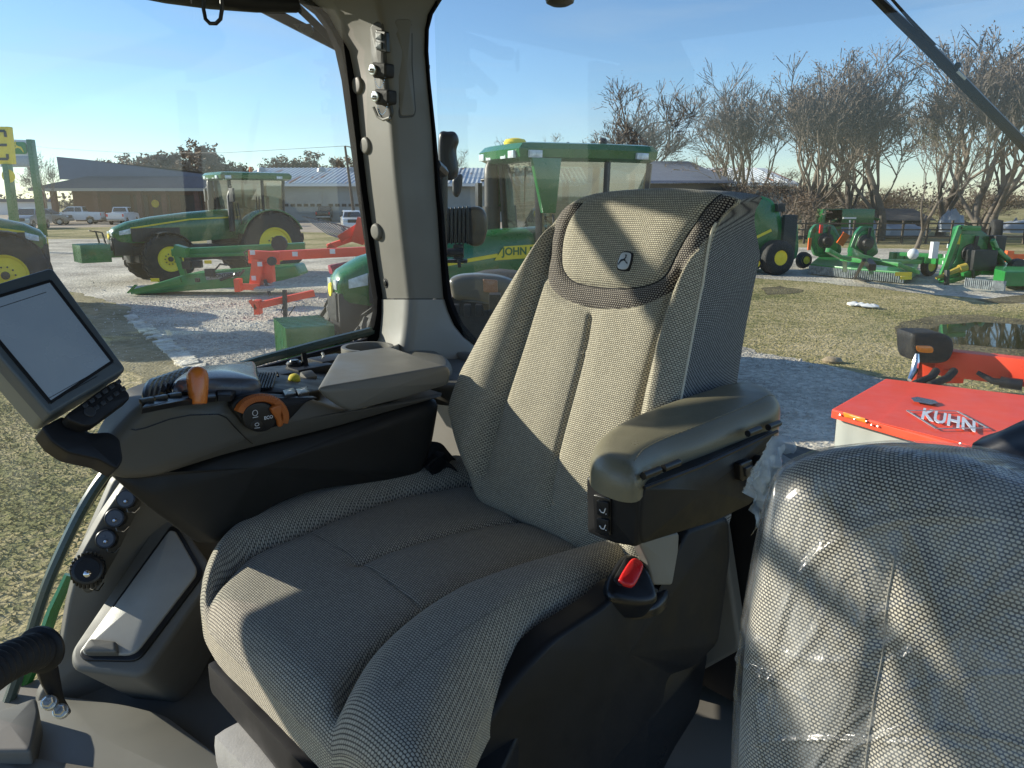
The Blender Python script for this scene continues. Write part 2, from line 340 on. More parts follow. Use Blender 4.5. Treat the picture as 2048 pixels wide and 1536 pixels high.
def inside(P,poly):
    x,y=P[:,0],P[:,1];Q=np.array(poly);r_=np.zeros(len(P),bool);j=len(Q)-1
    for i in range(len(Q)):
        a,b=Q[i],Q[j];c_=((a[1]>y)!=(b[1]>y))&(x<(b[0]-a[0])*(y-a[1])/((b[1]-a[1]) or 1e-12)+a[0]);r_^=c_;j=i
    return r_
def bumpf(pl,pts,height,soft):
    poly=cr([pl.up(*p) for p in pts],80)
    def f(u,v,d):
        P=np.c_[u,v];s_=segdist(P,poly,True)*np.where(inside(P,poly),1,-1);t=np.clip(s_/soft,0,1);return height*(1-(1-t)**2)
    return f
def on(pl,hf,pts,off=0,n=None,closed=False,px=True):
    Q=np.array([pl.up(*p) for p in pts] if px else pts,float);Q=cr(Q,n or len(pts)*8,closed);h=hf(Q)
    return [pl.w(q[0],q[1],hh+off) for q,hh in zip(Q,h)],Q
# ================================================================= THE CAB WE STAND IN
cab=empty('tractor_cab',L(.2,.2,1.62),'cab interior around the seats, with grey corner post, windows, wiper and side trim','tractor cab')
# --- rear right corner post : lofted sections (pixel x at pixel y, depth)
sec=[ # y, seal outer L, trim L, corner, trim R, seal outer R
(-90,520,565,735,900,915),(-40,560,600,745,886,900),(0,590,622,755,874,884),(29,629,655,762,857,866),(59,652,672,768,851,858),(102,670,697,776,850,857),(161,683,709,780,855,861),(264,697,719,787,865,872),(330,706,727,792,869,878),(381,713,733,797,872,882),(425,720,739,802,876,888),(500,731,749,810,881,893),(560,740,758,817,885,899),(597,746,764,821,888,904)]
def Wp(x,y,d): return Y(x,y,d)
post=MB();seal=MB();rings=[];sl_=[];sr_=[]
for (y,a,b,c,d,e) in sec:
    rings.append([Wp(b,y,2.17),Wp((b*1.9+c*.1)/2 if 0 else b+3,y,2.155),Wp(c-10,y,2.065),Wp(c-3,y,2.053),Wp(c+4,y,2.053),Wp(c+11,y,2.06),Wp(d-3,y,2.125),Wp(d,y,2.135),Wp(d,y,2.24),Wp(b,y,2.28)])
    sl_.append([Wp(a,y,2.165),Wp((a+b)/2,y,2.15),Wp(b+1,y,2.16),Wp(b+1,y,2.22),Wp(a,y,2.22)])
    sr_.append([Wp(d-1,y,2.13),Wp((d+e)/2,y,2.125),Wp(e,y,2.14),Wp(e,y,2.19),Wp(d-1,y,2.19)])
post.loft(rings);pst=post.build('corner_post',M['trim'],cab,cut=60)
base=MB()
bsec=[(599,747,762,821,889,905),(625,745,762,820,897,915),(650,738,760,818,908,928),(675,725,757,815,928,950),(700,700,745,810,960,985),(735,650,730,805,1010,1030)]
rb=[];
for (y,a,b,c,d,e) in bsec:
    k=(y-599)/136.
    rb.append([Wp(b,y,2.165),Wp(b+6,y,2.14),Wp(c-16,y,2.06-.05*k),Wp(c-5,y,2.045-.05*k),Wp(c+8,y,2.045-.05*k),Wp(c+18,y,2.055-.05*k),Wp(d-5,y,2.12-.03*k),Wp(d,y,2.13),Wp(d,y,2.25),Wp(b,y,2.28)])
    sl_.append([Wp(a,y,2.165),Wp((a+b)/2,y,2.15),Wp(b+1,y,2.16),Wp(b+1,y,2.22),Wp(a,y,2.22)])
    sr_.append([Wp(d-1,y,2.13),Wp((d+e)/2,y,2.125),Wp(e,y,2.14),Wp(e,y,2.19),Wp(d-1,y,2.19)])
base.loft(rb);base.build('post_base',M['trim2'],cab,cut=60)
m=MB();m.loft(sl_);m.build('window_seal',M['seal'],cab,cut=60);m=MB();m.loft(sr_);m.build('window_seal',M['seal'],cab,cut=60)
# plane of the lit left face and of the shaded right face
PLf=P3(Wp(745,450,2.166),Wp(803,450,2.066),Wp(715,161,2.166));PRt=P3(Wp(812,450,2.06),Wp(876,450,2.135),Wp(786,161,2.06))
def disc_on(pl,px,py,r,T,name,mt,parent,dome=0,R=None,n=28,h0=0,par=None):
    c=pl.up(px,py);pts=[(c[0]+r*math.cos(t),c[1]+r*math.sin(t)) for t in np.linspace(0,2*math.pi,n,endpoint=False)]
    return pil(name,pl,pts,T,R if R is not None else T*.5,mt,parent,px=False,n=n,h0=h0+T*0,dome=dome,c=c)
for (x,y) in ((722,171),(738,291),(759,463)): disc_on(PLf,x,y,.0235,.02,'cap_plug',M['trim'],pst,h0=.017,R=.008)
disc_on(PLf,773,566,.015,.012,'socket_ring',M['rubber'],pst,h0=.004,R=.003);disc_on(PLf,773,566,.008,.012,'socket_hole',M['black'],pst,h0=.007,R=.002)
# recessed connector panel
PLc=P3(Wp(690,90,2.155),Wp(762,90,2.065),Wp(772,240,2.066));PRc=P3(Wp(772,60,2.06),Wp(848,60,2.125),Wp(795,235,2.06))
PLf0=PLf;PLf=PLc
pp=pil('connector_panel',PLc,[(742,52),(756,42),(768,44),(772,90),(775,150),(785,226),(783,236),(768,240),(757,225),(750,160),(744,110)],.012,.004,M['pocket'],pst,smooth=False,rc=.01,h0=.005)
pil('access_panel',PRc,[(788,40),(815,38),(822,42),(822,130),(829,222),(826,230),(800,233),(795,150)],.012,.002,M['trim'],pst,smooth=False,rc=.010,h0=.004)
pil('panel_gap',PRc,[(785,37),(816,35),(825,40),(825,130),(832,223),(828,234),(797,237),(792,150)],.012,.001,M['pocket'],pst,smooth=False,rc=.010,h0=.0015)
m=MB();m.tube([PLc.w(*PLc.up(x,y),.008) for x,y in ((752,215),(760,234),(772,240),(784,236))],.004,6);m.build('pocket_lip',M['trim2'],pst)
sw=pil('rocker_switch',PLf,[(758,60),(778,64),(780,106),(759,101)],.012,.003,M['black'],pst,smooth=False,rc=.003,h0=.012)
for (y0,y1) in ((66,80),(84,98)): pil('rocker_key',PLf,[(760,y0),(772,y0+2),(772,y1+2),(760,y1)],.006,.002,M['mon'],sw,smooth=False,rc=.002,h0=.016)
def chain(pl,x0,y0,x1,y1,sag,par,h=.02):
    m=MB()
    for i in range(15):
        t=i/14;p=pl.w(*pl.up(x0+(x1-x0)*t,y0+(y1-y0)*t+sag*4*t*(1-t)),h);m.sph(p,.0013,6)
    m.build('bead_chain',M['chrome'],par)
for (x,y) in ((766,142),(771,195)):
    c=pil('connector_cap',PLf,[(x-9,y-16),(x+20,y-14),(x+20,y+14),(x-7,y+16)],.03,.006,M['rubber'],pst,smooth=False,rc=.008,h0=.026)
    disc_on(PLf,x-3,y,.0135,.006,'cap_face',M['zinc'],c,h0=.032,R=.002);m=MB();q=PLf.w(*PLf.up(x-3,y+2),.035);m.sph(q,.006,10);m.build('rivet',M['chrome'],c)
    chain(PLf,x-6,y+12,x+16,y+14,22,c)
PLf=PLf0
for (x,y) in ((838,134),(824,283),(846,509)):
    for dx in (0,17):pil('wire_clip',PRt,[(x-5+dx,y-4),(x+4+dx,y-4),(x+4+dx,y+4),(x-5+dx,y+4)],.006,.001,M['dark'] if dx==0 else M['console'],pst,smooth=False,rc=.001,h0=.003)
pil('latch_recess',PRt,[(802,122),(820,120),(821,142),(803,143)],.006,.002,M['console'],pst,smooth=False,rc=.002,h0=.006)
# --- roof, headers, other posts (they shade the cab)
m=MB();rv=[L(1.05,-.48,3.40),L(1.05,1.40,3.40),L(-1.18,1.40,3.40),L(-1.18,-.48,3.40)]
m.loft([[p for p in rv],[p+UP*.16 for p in rv]]);m.build('roof',M['trim'],cab)
m=MB()
m.loft([[Wp(318,-8,1.9),Wp(400,-30,1.9),Wp(520,-45,1.95),Wp(640,-50,2.05)],[Wp(318,-2,1.9),Wp(400,8,1.9),Wp(522,22,1.95),Wp(601,29,2.05)],[Wp(318,-2,2.0),Wp(400,6,2.0),Wp(522,20,2.05),Wp(601,27,2.15)],[Wp(318,-8,2.0),Wp(400,-30,2.0),Wp(520,-45,2.05),Wp(640,-50,2.15)]])
m.v=[];m.f=[];m.m=[]
m.tube([Wp(250,-30,1.85),Wp(330,-14,1.9),Wp(420,-2,1.92),Wp(510,6,1.97),Wp(592,10,2.05)],[.022,.022,.022,.021,.018],12);m.build('sun_blind_roller',M['dark'],cab)
m=MB();m.beam(Wp(500,2,2.3),Wp(676,92,2.3),.03,.028);m.beam(Wp(560,-20,2.28),Wp(690,104,2.27),.03,.02);m.build('roof_strut',M['dark'],cab,bevel=.004)
pil('strut_plate',PY(2.2),[(586,48),(620,47),(627,62),(618,72),(600,62)],.01,.002,M['grip'],cab,smooth=False,rc=.002)
m=MB();ring=[Wp(425+19*math.sin(t)*(1 if 1 else 1),30-22*math.cos(t),1.85) for t in np.linspace(-2.9,2.9,24)]
ring=[Wp(408,-12,1.85),Wp(407,18,1.85),Wp(411,38,1.85),Wp(420,47,1.85),Wp(432,47,1.85),Wp(441,38,1.85),Wp(444,18,1.85),Wp(443,-12,1.85)]
m.tube(ring,.0045,8);m.build('coat_hook',M['black'],cab)
m=MB();m.lathe(Wp(1120,-4,1.9),(0,0,-1),[(0,.035),(.01,.032),(.016,.02)],20);m.build('dome_lamp_rim',M['black'],cab)
# front right blocks : unseen, added outside the frame to keep sun off the cushion
m=MB()
m.prism([(0,0)],0,0) if 0 else m.loft([[L(.90,.97,z),L(.94,.97,z),L(.94,1.26,z),L(.90,1.26,z)] for z in (2.56,3.3)]);m.loft([[L(.90,1.27,z),L(.94,1.27,z),L(.94,1.50,z),L(.90,1.50,z)] for z in (2.2,2.80)]);m.build('front_shade_blocker',M['trim'],cab,bevel=.01)
m=MB();m.beam(L(-1.12,-.40,1.8),L(-1.10,-.42,3.3),.07,.07);m.build('rear_left_post',M['trim'],cab,bevel=.01)
m=MB();m.beam(L(.72,-.42,3.37),L(-1.12,-.46,3.37),.06,.06);m.build('rear_header',M['trim'],cab,bevel=.01)
m=MB();m.beam(L(.90,-.22,3.385),L(.90,1.3,3.385),.05,.15);m.build('side_header',M['trim'],cab,bevel=.01)
def shade(pts,b):
    out=[]
    for x,y in pts:
        P=TBs.w(*TBs.up(x,y),.02)-C0;a0,b0,z0=P@RR,P@FF,P[2];sv=np.array([SX,SY,0]);sv=sv/np.linalg.norm(sv)*math.cos(SUN_EL);t=(b-b0)/(sv@FF);out.append((a0+t*(sv@RR),z0+t*math.sin(SUN_EL)))
    return out
TBs=Pl(C0+.42*FF+2.2*UP,RR,UP*math.cos(math.radians(10))-FF*math.sin(math.radians(10)),FF*math.cos(math.radians(10))+UP*math.sin(math.radians(10)))
pil('seat_shade_blocker',PB(1.30),shade([(1560,930),(1640,1020),(1740,1110),(1850,1210),(1905,1340),(1930,1480),(1960,1640),(2300,1640),(2600,1200),(2500,700),(1700,700)],1.30),.012,.003,M['dark'],cab,px=False,smooth=False,rc=.01)  # unseen board added, outline traced back from the wanted seat shadow
pil('front_shade_blocker',PB(1.36),shade([(1440,1010),(1500,1050),(1600,1125),(1720,1205),(1850,1310),(1930,1420),(1990,1560),(1950,1570),(1900,1450),(1830,1355),(1700,1250),(1580,1160),(1480,1085),(1430,1050)],1.36),.05,.006,M['trim'],cab,px=False,smooth=False,rc=.006,c=None)  # unseen bar added, shaped to cast the diagonal band on the second seat
pil('low_shade_blocker',PB(1.33),shade([(1380,1170),(1430,1215),(1490,1260),(1560,1370),(1620,1480),(1680,1640),(1380,1640)],1.33),.03,.004,M['trim'],cab,px=False,smooth=False,rc=.006)  # unseen plate added to darken the lower left of the second seat
m=MB();m.tube([L(1.0,.78,3.42),L(1.3,.72,3.46),L(1.53,.62,3.46),L(1.55,.70,3.435),L(1.56,.93,3.355),L(1.56,1.15,3.25)],.032,10);m.build('streak_shade_bar',M['dark'],cab)  # bent bar added out of view to throw a shadow streak across the headrest
# --- side window : glass with its bottom rail
aw=.84;pw=PA(aw)
sill=cr([(760,655),(740,663),(600,699),(450,746),(330,830),(200,962),(110,1132),(62,1268),(22,1392),(0,1440)],60,False)
su=[pw.up(*p) for p in sill]
m=MB();m.tube([pw.w(u,v,0) for u,v in su],.013,8);m.build('glass_edge_rail',mat('glass_edge_rubber',(.05,.075,.065),.3,var=.1,coat=.4),cab)
m=MB();m.tube([pw.w(u+.012,v-.030,-.01) for u,v in su],.010,8);m.build('window_lower_trim',M['dark'],cab)
gv=[pw.w(u,v,-.004) for u,v in su]+[pw.w(1.0,v,-.004) for v in (1.7,)]+[pw.w(1.05,3.3,-.004),pw.w(-.10,3.3,-.004)];
m=MB();m.add(gv,[tuple(range(len(gv)))]);m.build('side_window',M['glass'],cab,smooth=False)
PRW=P3(Wp(882,500,2.15),Wp(1700,500,1.42),Wp(860,100,2.15))
m=MB();m.add([PRW.w(*PRW.up(x,y),0) for x,y in ((866,-60),(2300,-60),(2300,1000),(1000,1000),(935,700),(898,560),(878,330))],[(0,1,2,3,4,5,6)]);m.build('rear_window',M['glass'],cab,smooth=False)
# wiper on the rear window
PW=Pl(PRW.w(0,0,-.03),PRW.eu,PRW.ev,PRW.n)
def wp(x,y,h=0): return PW.w(*PW.up(x,y),h)
wi=MB();wi.tube([wp(1700,-50),wp(1745,-10),wp(1800,42),wp(1880,118),wp(1960,200),wp(2060,300)],[.006,.007,.009,.010,.009,.008],6);w_=wi.build('wiper_arm',M['black'],cab)
wi=MB();wi.tube([wp(1760,-30,.006),wp(1820,38,.006),wp(1870,92,.004)],[.002,.003,.004],5);wi.build('wiper_hose',M['rubber'],w_)
wi=MB();wi.tube([wp(1743,-20,-.012),wp(1850,90,-.012),wp(1950,198,-.012),wp(2060,312,-.012)],.005,5);wi.build('wiper_blade',M['rubber'],w_)
pil('wiper_label',PW,[(1915,146),(1920,142),(1936,157),(1932,162)],.003,.0006,M['white'],w_,smooth=False,rc=.001,h0=.012)
m=MB();m.sph(wp(1917,132,.006),.006,8);m.build('wiper_clip',M['black'],w_)
# --- inner side wall, fender trim and floor
PW7=PA(.74)
pil('side_trim',PW7,[(232,955),(420,900),(560,1000),(560,1250),(430,1320),(300,1480),(90,1480),(75,1400),(118,1330),(140,1200),(165,1110),(185,1060)],.03,.01,M['trim'],cab,smooth=False,rc=.02)
pil('floor_panel',PZ(1.70),[(-250,1380),(60,1370),(330,1180),(600,1040),(900,1100),(1750,1100),(1750,1900),(700,1900),(-100,1800)],.04,.005,M['trim'],cab,smooth=False,rc=.01)
m=MB();m.box(L(.1,-.42,2.0),(1.1,.22,.55),rz=math.atan2(RR[1],RR[0]));m.build('rear_wall_trim',M['dark'],cab,bevel=.03)
pil('rear_wall_panel',PB(-.27),[(820,690),(1000,720),(1420,900),(1480,1300),(1300,1400),(820,1200)],.03,.01,M['trim'],cab,smooth=False,rc=.02)
pil('rear_shelf',PZ(2.37),[(690,715),(740,700),(800,688),(925,700),(990,735),(950,775),(880,770),(760,750)],.05,.015,M['console'],cab,smooth=False,rc=.03)
# sloping sill panel bottom left with the arc of trim
PS=PZ(1.71)
pil('door_step_trim',PZ(1.735),[(62,1400),(120,1388),(250,1405),(330,1425),(430,1500),(560,1640),(-60,1640),(-20,1480)],.06,.012,M['trim2'],cab,smooth=False,rc=.03)
pil('kick_panel',PZ(1.79),[(-60,1440),(72,1392),(78,1420),(62,1500),(-60,1500)],.08,.01,M['trim'],cab,smooth=False,rc=.01)
pil('kick_panel',PZ(1.76),[(-40,1505),(60,1510),(250,1540),(330,1640),(-60,1640)],.05,.01,M['trim'],cab,smooth=False,rc=.02)
# green outer body edge seen through the glass low left
m=MB();m.tube([pw.w(*pw.up(x,y),-.05) for x,y in ((150,1165),(118,1235),(85,1330),(50,1400),(30,1440))],[.012,.014,.016,.018,.018],8);m.build('green_body_edge',M['greeng'],cab)
# connectors on the side panel
PC=PA(.70)
pnl=pil('connector_rail',PC,[(250,965),(288,990),(262,1045),(232,1110),(195,1175),(172,1188),(140,1150),(168,1095),(205,1030)],.03,.006,M['console'],cab,smooth=False,rc=.01,h0=.008)
axn=unit(-RR*.75+FF*.55+UP*.35)
def conn(x,y,r,Ln,face,par,rib=False):
    o=PC.w(*PC.up(x,y),.01);c=MB()
    # points toward the viewer and left
    ax=unit(np.array(Wp(x-40,y-6,1.0))-np.array(Wp(x,y,1.12)))
    pr=[(0,r*.9),(.004,r),(Ln*.6,r),(Ln*.62,r*1.08),(Ln,r*1.08),(Ln+.002,r*.98)]
    c.lathe(o-ax*.01,ax,pr,24)
    if rib:
        for j in range(24):
            a=j*math.pi/12;u=unit(np.cross(ax,UP));v=np.cross(ax,u);q=o+ax*(Ln*.72)+(u*math.cos(a)+v*math.sin(a))*r*1.08;c.box(q,(.004,.004,Ln*.3))
    k=c.build('connector_cap',M['black'],par)
    d=MB();d.lathe(o+ax*(Ln-.009),ax,[(0,r*.86),(.003,r*.84)],20);fk=d.build('cap_face',face,k)
    d=MB();d.lathe(o+ax*(Ln-.004)+UP*(-r*.3),ax,[(-.004,r*.3),(.003,r*.26),(.006,r*.12)],12);d.build('rivet',M['chrome'],k)
    d=MB();e=o+ax*Ln*.9-UP*r
    d.tube([o+ax*(Ln-.003)-UP*r*.5,o+ax*Ln*.8-UP*r*1.5,o+ax*Ln*.3-UP*r*1.8-FF*.01,o-UP*r*1.3-FF*.02],.0016,6);d.build('tether',M['chrome'],k)
for x,y in ((254,996),(232,1034),(214,1076)): conn(x,y,.0195,.038,M['grey'],pnl)
conn(180,1138,.029,.05,M['dark'],pnl,True)
# --- storage box with hinged lid
q1=L(.50,.655,1.90);q2=L(.575,.735,1.90);q3=PA(.70).w(*PA(.70).up(345,1065))
PLD=P3(q1,q2,q3)
sb=empty('storage_box',PLD.w(0,0,0),'grey storage box with a lit flat lid and a latch, low beside the side window','storage box')
box_o=[(340,1035),(362,1040),(415,1120),(425,1150),(300,1370),(275,1400),(150,1390),(128,1360),(132,1300),(150,1290),(300,1060)]
pil('box_body',PLD,[(330,1030),(356,1036),(420,1128),(423,1152),(294,1338),(272,1350),(140,1334),(136,1300),(312,1042)],.26,.012,M['trim'],sb,smooth=False,rc=.03,h0=-.006,taper=.05)
pil('lid_gap',PLD,[(341,1050),(356,1054),(404,1138),(402,1154),(276,1322),(166,1320),(156,1306)],.02,.003,M['black'],sb,smooth=False,rc=.02,h0=.0)  # black slab put in for the dark gap around the lid
lid=pil('lid',PLD,[(340,1062),(352,1064),(394,1138),(393,1152),(270,1312),(170,1310),(165,1303)],.02,.005,M['lidp'],sb,smooth=False,rc=.02,h0=.006)
pil('latch',PLD,[(180,1290),(188,1284),(238,1290),(240,1312),(176,1312),(170,1306)],.03,.006,M['trim'],lid,smooth=False,rc=.006,h0=.018)
# --- ribbed grab bar with flange and bolts
gb=empty('grab_bar',Wp(100,1400,1.0),'ribbed black rubber grab bar on a bracket with two bolts at the lower left edge','grab bar')
m=MB();P0=np.array(Wp(-80,1395,.78));P1=np.array(Wp(80,1300,.93));pts=[];rs=[]
for i in range(120):
    t=i/119;pts.append(P0+(P1-P0)*t+UP*.01*math.sin(t*3.1));rs.append(.0225+.0035*abs(math.sin(t*math.pi*13)))
m.tube(pts,rs,20);m.build('ribbed_sleeve',M['rubber'],gb)
m=MB();ax=unit(P1-P0);m.lathe(P1-ax*.004,ax,[(0,.028),(.003,.033),(.008,.033),(.010,.029)],26);m.build('flange',M['dark'],gb)
pil('bracket',P3(Wp(75,1290,.95),Wp(112,1290,.97),Wp(125,1420,.98)),[(62,1290),(80,1278),(108,1290),(118,1330),(130,1400),(146,1425),(132,1437),(112,1420),(85,1370)],.012,.004,M['dark'],gb,smooth=False,rc=.008)
for x,y in ((98,1405),(121,1422)):
    m=MB();o=np.array(Wp(x,y,.955));ax=unit(O3-o+np.array([-.3,0,.2]));m.lathe(o,ax,[(-.01,.0105),(.002,.0105),(.003,.009)],20);m.lathe(o+ax*.002,ax,[(0,.0078),(.008,.0078),(.0095,.0062)],6);m.build('hex_bolt',M['zinc'],gb,smooth=False)
# ================================================================= OPERATOR SEAT
seat=empty('operator_seat',L(-.03,.25,1.7),'beige woven high-back seat with dark headrest band and badge, beside the control console','seat')
th=math.radians(20)
BK=Pl(C0+.05*FF+2.2*UP,RR,UP*math.cos(th)-FF*math.sin(th),FF*math.cos(th)+UP*math.sin(th))
bo=[(920,915),(905,860),(903,800),(915,740),(955,672),(1003,592),(1050,512),(1090,442),(1125,403),(1170,381),(1240,371),(1330,367),(1400,371),(1440,378),(1466,388),(1450,404),(1425,430),(1406,470),(1388,560),(1368,670),(1348,800),(1335,900),(1325,1000),(1315,1150),(1230,1150),(1095,1075),(1010,1035),(945,1000)]
inner=[(1137,432),(1160,404),(1210,388),(1300,384),(1385,392),(1420,404),(1395,432),(1368,470),(1345,510),(1322,550),(1290,568),(1240,575),(1180,571),(1140,560),(1120,535),(1117,500),(1124,462)]
hr=bumpf(BK,inner,.012,.05)
bolL=bumpf(BK,[(903,800),(1000,590),(1085,450),(1095,480),(1075,560),(1040,680),(1005,790),(975,900),(955,960),(925,930),(905,860)],.030,.06)
bolR=bumpf(BK,[(1400,490),(1385,560),(1345,810),(1325,1000),(1312,1100),(1250,1100),(1262,950),(1280,820),(1300,700),(1330,590),(1365,520)],.026,.045)
Ls=[(1105,425),(1090,470),(1085,520),(1062,600),(1035,700),(1005,800),(978,890),(962,945)];Cs=[(1173,632),(1165,690),(1150,760),(1130,840),(1110,920),(1097,990),(1095,1015)];Rs=[(1352,545),(1330,610),(1310,690),(1290,770),(1272,850),(1258,950),(1245,1060)]
bs=[(Ls,.013,.010),(Ls,.006,.03),(Cs,.009,.006),(Cs,.006,.028),(Rs,.013,.009),(Rs,.005,.025)]
outer=[(1118,408),(1100,440),(1088,490),(1084,530),(1092,565),(1115,590),(1150,606),(1195,614),(1245,614),(1290,604),(1330,580),(1358,545),(1385,500),(1412,455),(1440,420),(1466,392)]
innb=[(1160,404),(1137,432),(1124,462),(1117,500),(1120,535),(1140,560),(1180,571),(1240,575),(1290,568),(1322,550),(1345,510),(1368,470),(1395,432),(1412,410),(1424,398),(1436,384)]
bs+=[(innb,.006,.006),(outer[1:],.005,.006)]
def bkdir(p):
    k=math.sqrt(max(0,min(1,(.668-p[1])/.16)));return (-FF*.188+UP*.03-RR*.004)*max(k,.10)
bk=pil('backrest',BK,bo,.17,.028,M['fab'],seat,n=300,m=90,hfun=lambda u,v,d:hr(u,v,d)+bolL(u,v,d)+bolR(u,v,d)+.006*np.sin(v*9),seams=bs,mside=M['fabside'],c=(1170,700),sdir=bkdir,taper=.006)
hf=pil.hf
A1,Q1=on(BK,hf,outer,n=110);A2,Q2=on(BK,hf,innb,n=110)
m=MB();nx=10;vs=[];uv=[];sa=np.r_[0,np.cumsum(np.linalg.norm(np.diff((Q1+Q2)/2,axis=0),axis=1))]
for j in range(nx+1):
    t=j/nx;Qm=Q1*(1-t)+Q2*t;h=hf(Qm)
    for i in range(110):vs.append(BK.w(Qm[i][0],Qm[i][1],h[i]+.0012));uv.append(tuple(Qm[i]))
fs=[(j*110+i,j*110+i+1,(j+1)*110+i+1,(j+1)*110+i) for j in range(nx) for i in range(109)]
mesh_obj('headrest_band',vs,fs,M['fabdark'],bk,uvs=uv,cut=80)
m=MB();m.tube(on(BK,hf,[(1424,440),(1406,475),(1388,560),(1368,670),(1348,800),(1335,900),(1325,1000)],.003,90)[0],.0024,6);m.build('piping',M['thread'],bk)
m=MB();m.tube(on(BK,hf,innb,.0015,120)[0],.0016,5);m.build('welt_seam',M['rubber'],bk)
# badge with leaping deer
bd=[(1243,506),(1262,507),(1275,512),(1272,528),(1266,541),(1250,544),(1238,540),(1237,525),(1240,510)]
c=np.array(BK.up(1255,525));hb=float(hf([c])[0])
PBd=Pl(BK.w(c[0],c[1],hb),BK.eu,BK.ev,BK.n)
bg_=pil('badge',PBd,[(-.014,.018),(0,.0195),(.014,.018),(.0165,0),(.014,-.018),(0,-.0195),(-.014,-.018),(-.0165,0)],.006,.0015,M['rubber'],bk,px=False,smooth=False,rc=.007,h0=.004)
pil('badge_plate',PBd,[(-.012,.0155),(0,.017),(.012,.0155),(.0142,0),(.012,-.0155),(0,-.017),(-.012,-.0155),(-.0142,0)],.004,.001,M['badge'],bg_,px=False,smooth=False,rc=.006,h0=.0055)
def deer(pl,s,mt,par,h=.0065,mir=1,T=.0012):
    D=[[(-.62,-.28),(-.35,-.10),(.10,.02),(.42,-.12),(.62,-.42),(.66,-.58),(.74,-.40),(.60,-.05),(.50,.14),(.20,.20),(-.02,.30),(-.10,.50),(-.30,.44),(-.14,.34),(-.16,.12),(-.30,-.02),(-.60,-.18)],[(-.75,-.40),(-.60,-.36),(-.30,-.18),(-.26,-.08),(-.6,-.28)],[(-.12,.48),(-.02,.72),(-.10,.84),(-.12,.70),(-.20,.60),(-.28,.74),(-.22,.56)]]
    m=MB()
    for poly in D:
        P_=[(x*s*mir,y*s) for x,y in poly];n=len(P_);m.add([pl.w(x,y,h) for x,y in P_]+[pl.w(x,y,h-T) for x,y in P_],[tuple(range(n)),tuple(range(2*n-1,n-1,-1))]+[(i,(i+1)%n,n+(i+1)%n,n+i) for i in range(n)])
    return m.build('deer_emblem',mt,par,smooth=False)
deer(PBd,.0155,M['black'],bg_)
# cushion
PC2=PZ(2.150)
co=[(400,1170),(408,1135),(440,1100),(480,1068),(545,1030),(620,998),(722,967),(830,950),(905,938),(960,930),(1030,945),(1120,985),(1220,1040),(1310,1095),(1275,1165),(1215,1205),(1150,1238),(1085,1270),(1015,1340),(962,1425),(925,1520),(890,1620),(820,1650),(750,1575),(690,1508),(600,1418),(510,1332),(440,1268),(412,1230),(399,1200)]
sL=[(408,1250),(414,1228),(430,1196),(497,1131),(609,1085),(776,1018),(870,994),(937,980)];sM=[(716,1153),(780,1126),(856,1099),(950,1072),(1044,1056)];sR=[(668,1545),(664,1500),(674,1450),(700,1395),(744,1338),(856,1249),(991,1185),(1100,1148),(1192,1117),(1240,1098)]
sX=[(609,1085),(722,1152),(840,1244)];sB=[(937,980),(990,1015),(1044,1053),(1120,1088),(1200,1118)]
b1=bumpf(PC2,[(400,1170),(440,1100),(545,1030),(722,967),(830,950),(960,930),(960,965),(937,978),(776,1018),(609,1085),(497,1131),(430,1196),(405,1250)],.030,.05)
b2=bumpf(PC2,[(660,1600),(656,1500),(672,1450),(744,1338),(856,1249),(991,1185),(1192,1117),(1310,1095),(1275,1165),(1150,1238),(1015,1340),(962,1425),(890,1620),(800,1660)],.038,.06)
cu=pil('seat_cushion',PC2,co,.085,.045,M['fabc'],seat,n=320,m=110,hfun=lambda u,v,d:b1(u,v,d)+b2(u,v,d)+.012*np.clip(1-np.abs(v-.33)/.4,0,1),seams=[(sL,.018,.009),(sL,.006,.03),(sM,.010,.006),(sM,.007,.025),(sR,.018,.009),(sR,.007,.03),(sX,.0016,.004),(sB,.009,.010)],c=(780,1200),h0=.02,mside=M['fab'])
hc=pil.hf
m=MB();m.tube(on(PC2,hc,[(790,1470),(815,1440),(870,1390),(960,1320),(1040,1268),(1120,1228),(1200,1190)],.0001,110)[0],.0008,5);m.build('stitching',M['thread2'],cu)
m=MB()
pt=on(PC2,hc,[(609,1085),(660,1115),(722,1152),(780,1197),(840,1244)],.0006,160)[0]
for i in range(0,158,3):m.tube(pt[i:i+3],.0006,4)
m.build('stitching',M['thread2'],cu)
# seat pan, side shell, suspension
pil('seat_pan',PZ(2.06),[(440,1330),(520,1300),(820,1000),(1260,1120),(1270,1230),(1060,1420),(960,1640),(700,1640)],.07,.01,M['dark'],seat,smooth=False,rc=.02)
m=MB();m.beam(G(440,1345,2.045),G(770,1700,2.045),.04,.055);m.build('front_tray',M['dark'],seat,bevel=.010)
m=MB();m.beam(G(475,1480,1.95),G(780,1780,1.95),.085,.075);m.build('suspension_cover',mat('pale_grey_plastic',(.30,.30,.29),.5,var=.08,vs=20,bump=.4,bs=300),seat,bevel=.022)
m=MB();m.beam(G(500,1560,1.86),G(760,1800,1.86),.06,.06);m.build('suspension_bellows',M['monback'],seat,bevel=.025)
m=MB();m.box(L(-.05,.28,1.86),(.52,.56,.3),rz=math.atan2(RR[1],RR[0]));m.build('suspension_base',M['dark'],seat,bevel=.02)
SH=PA(-.335)
pil('side_shell',SH,[(1190,1205),(1230,1165),(1332,1168),(1342,1110),(1352,1055),(1442,1025),(1446,1100),(1422,1280),(1370,1330),(1320,1345),(1312,1400),(1240,1480),(1120,1620),(860,1700),(905,1530),(955,1430),(1010,1350),(1085,1272)],.045,.012,M['dark'],seat,smooth=False,rc=.02,h0=.02)
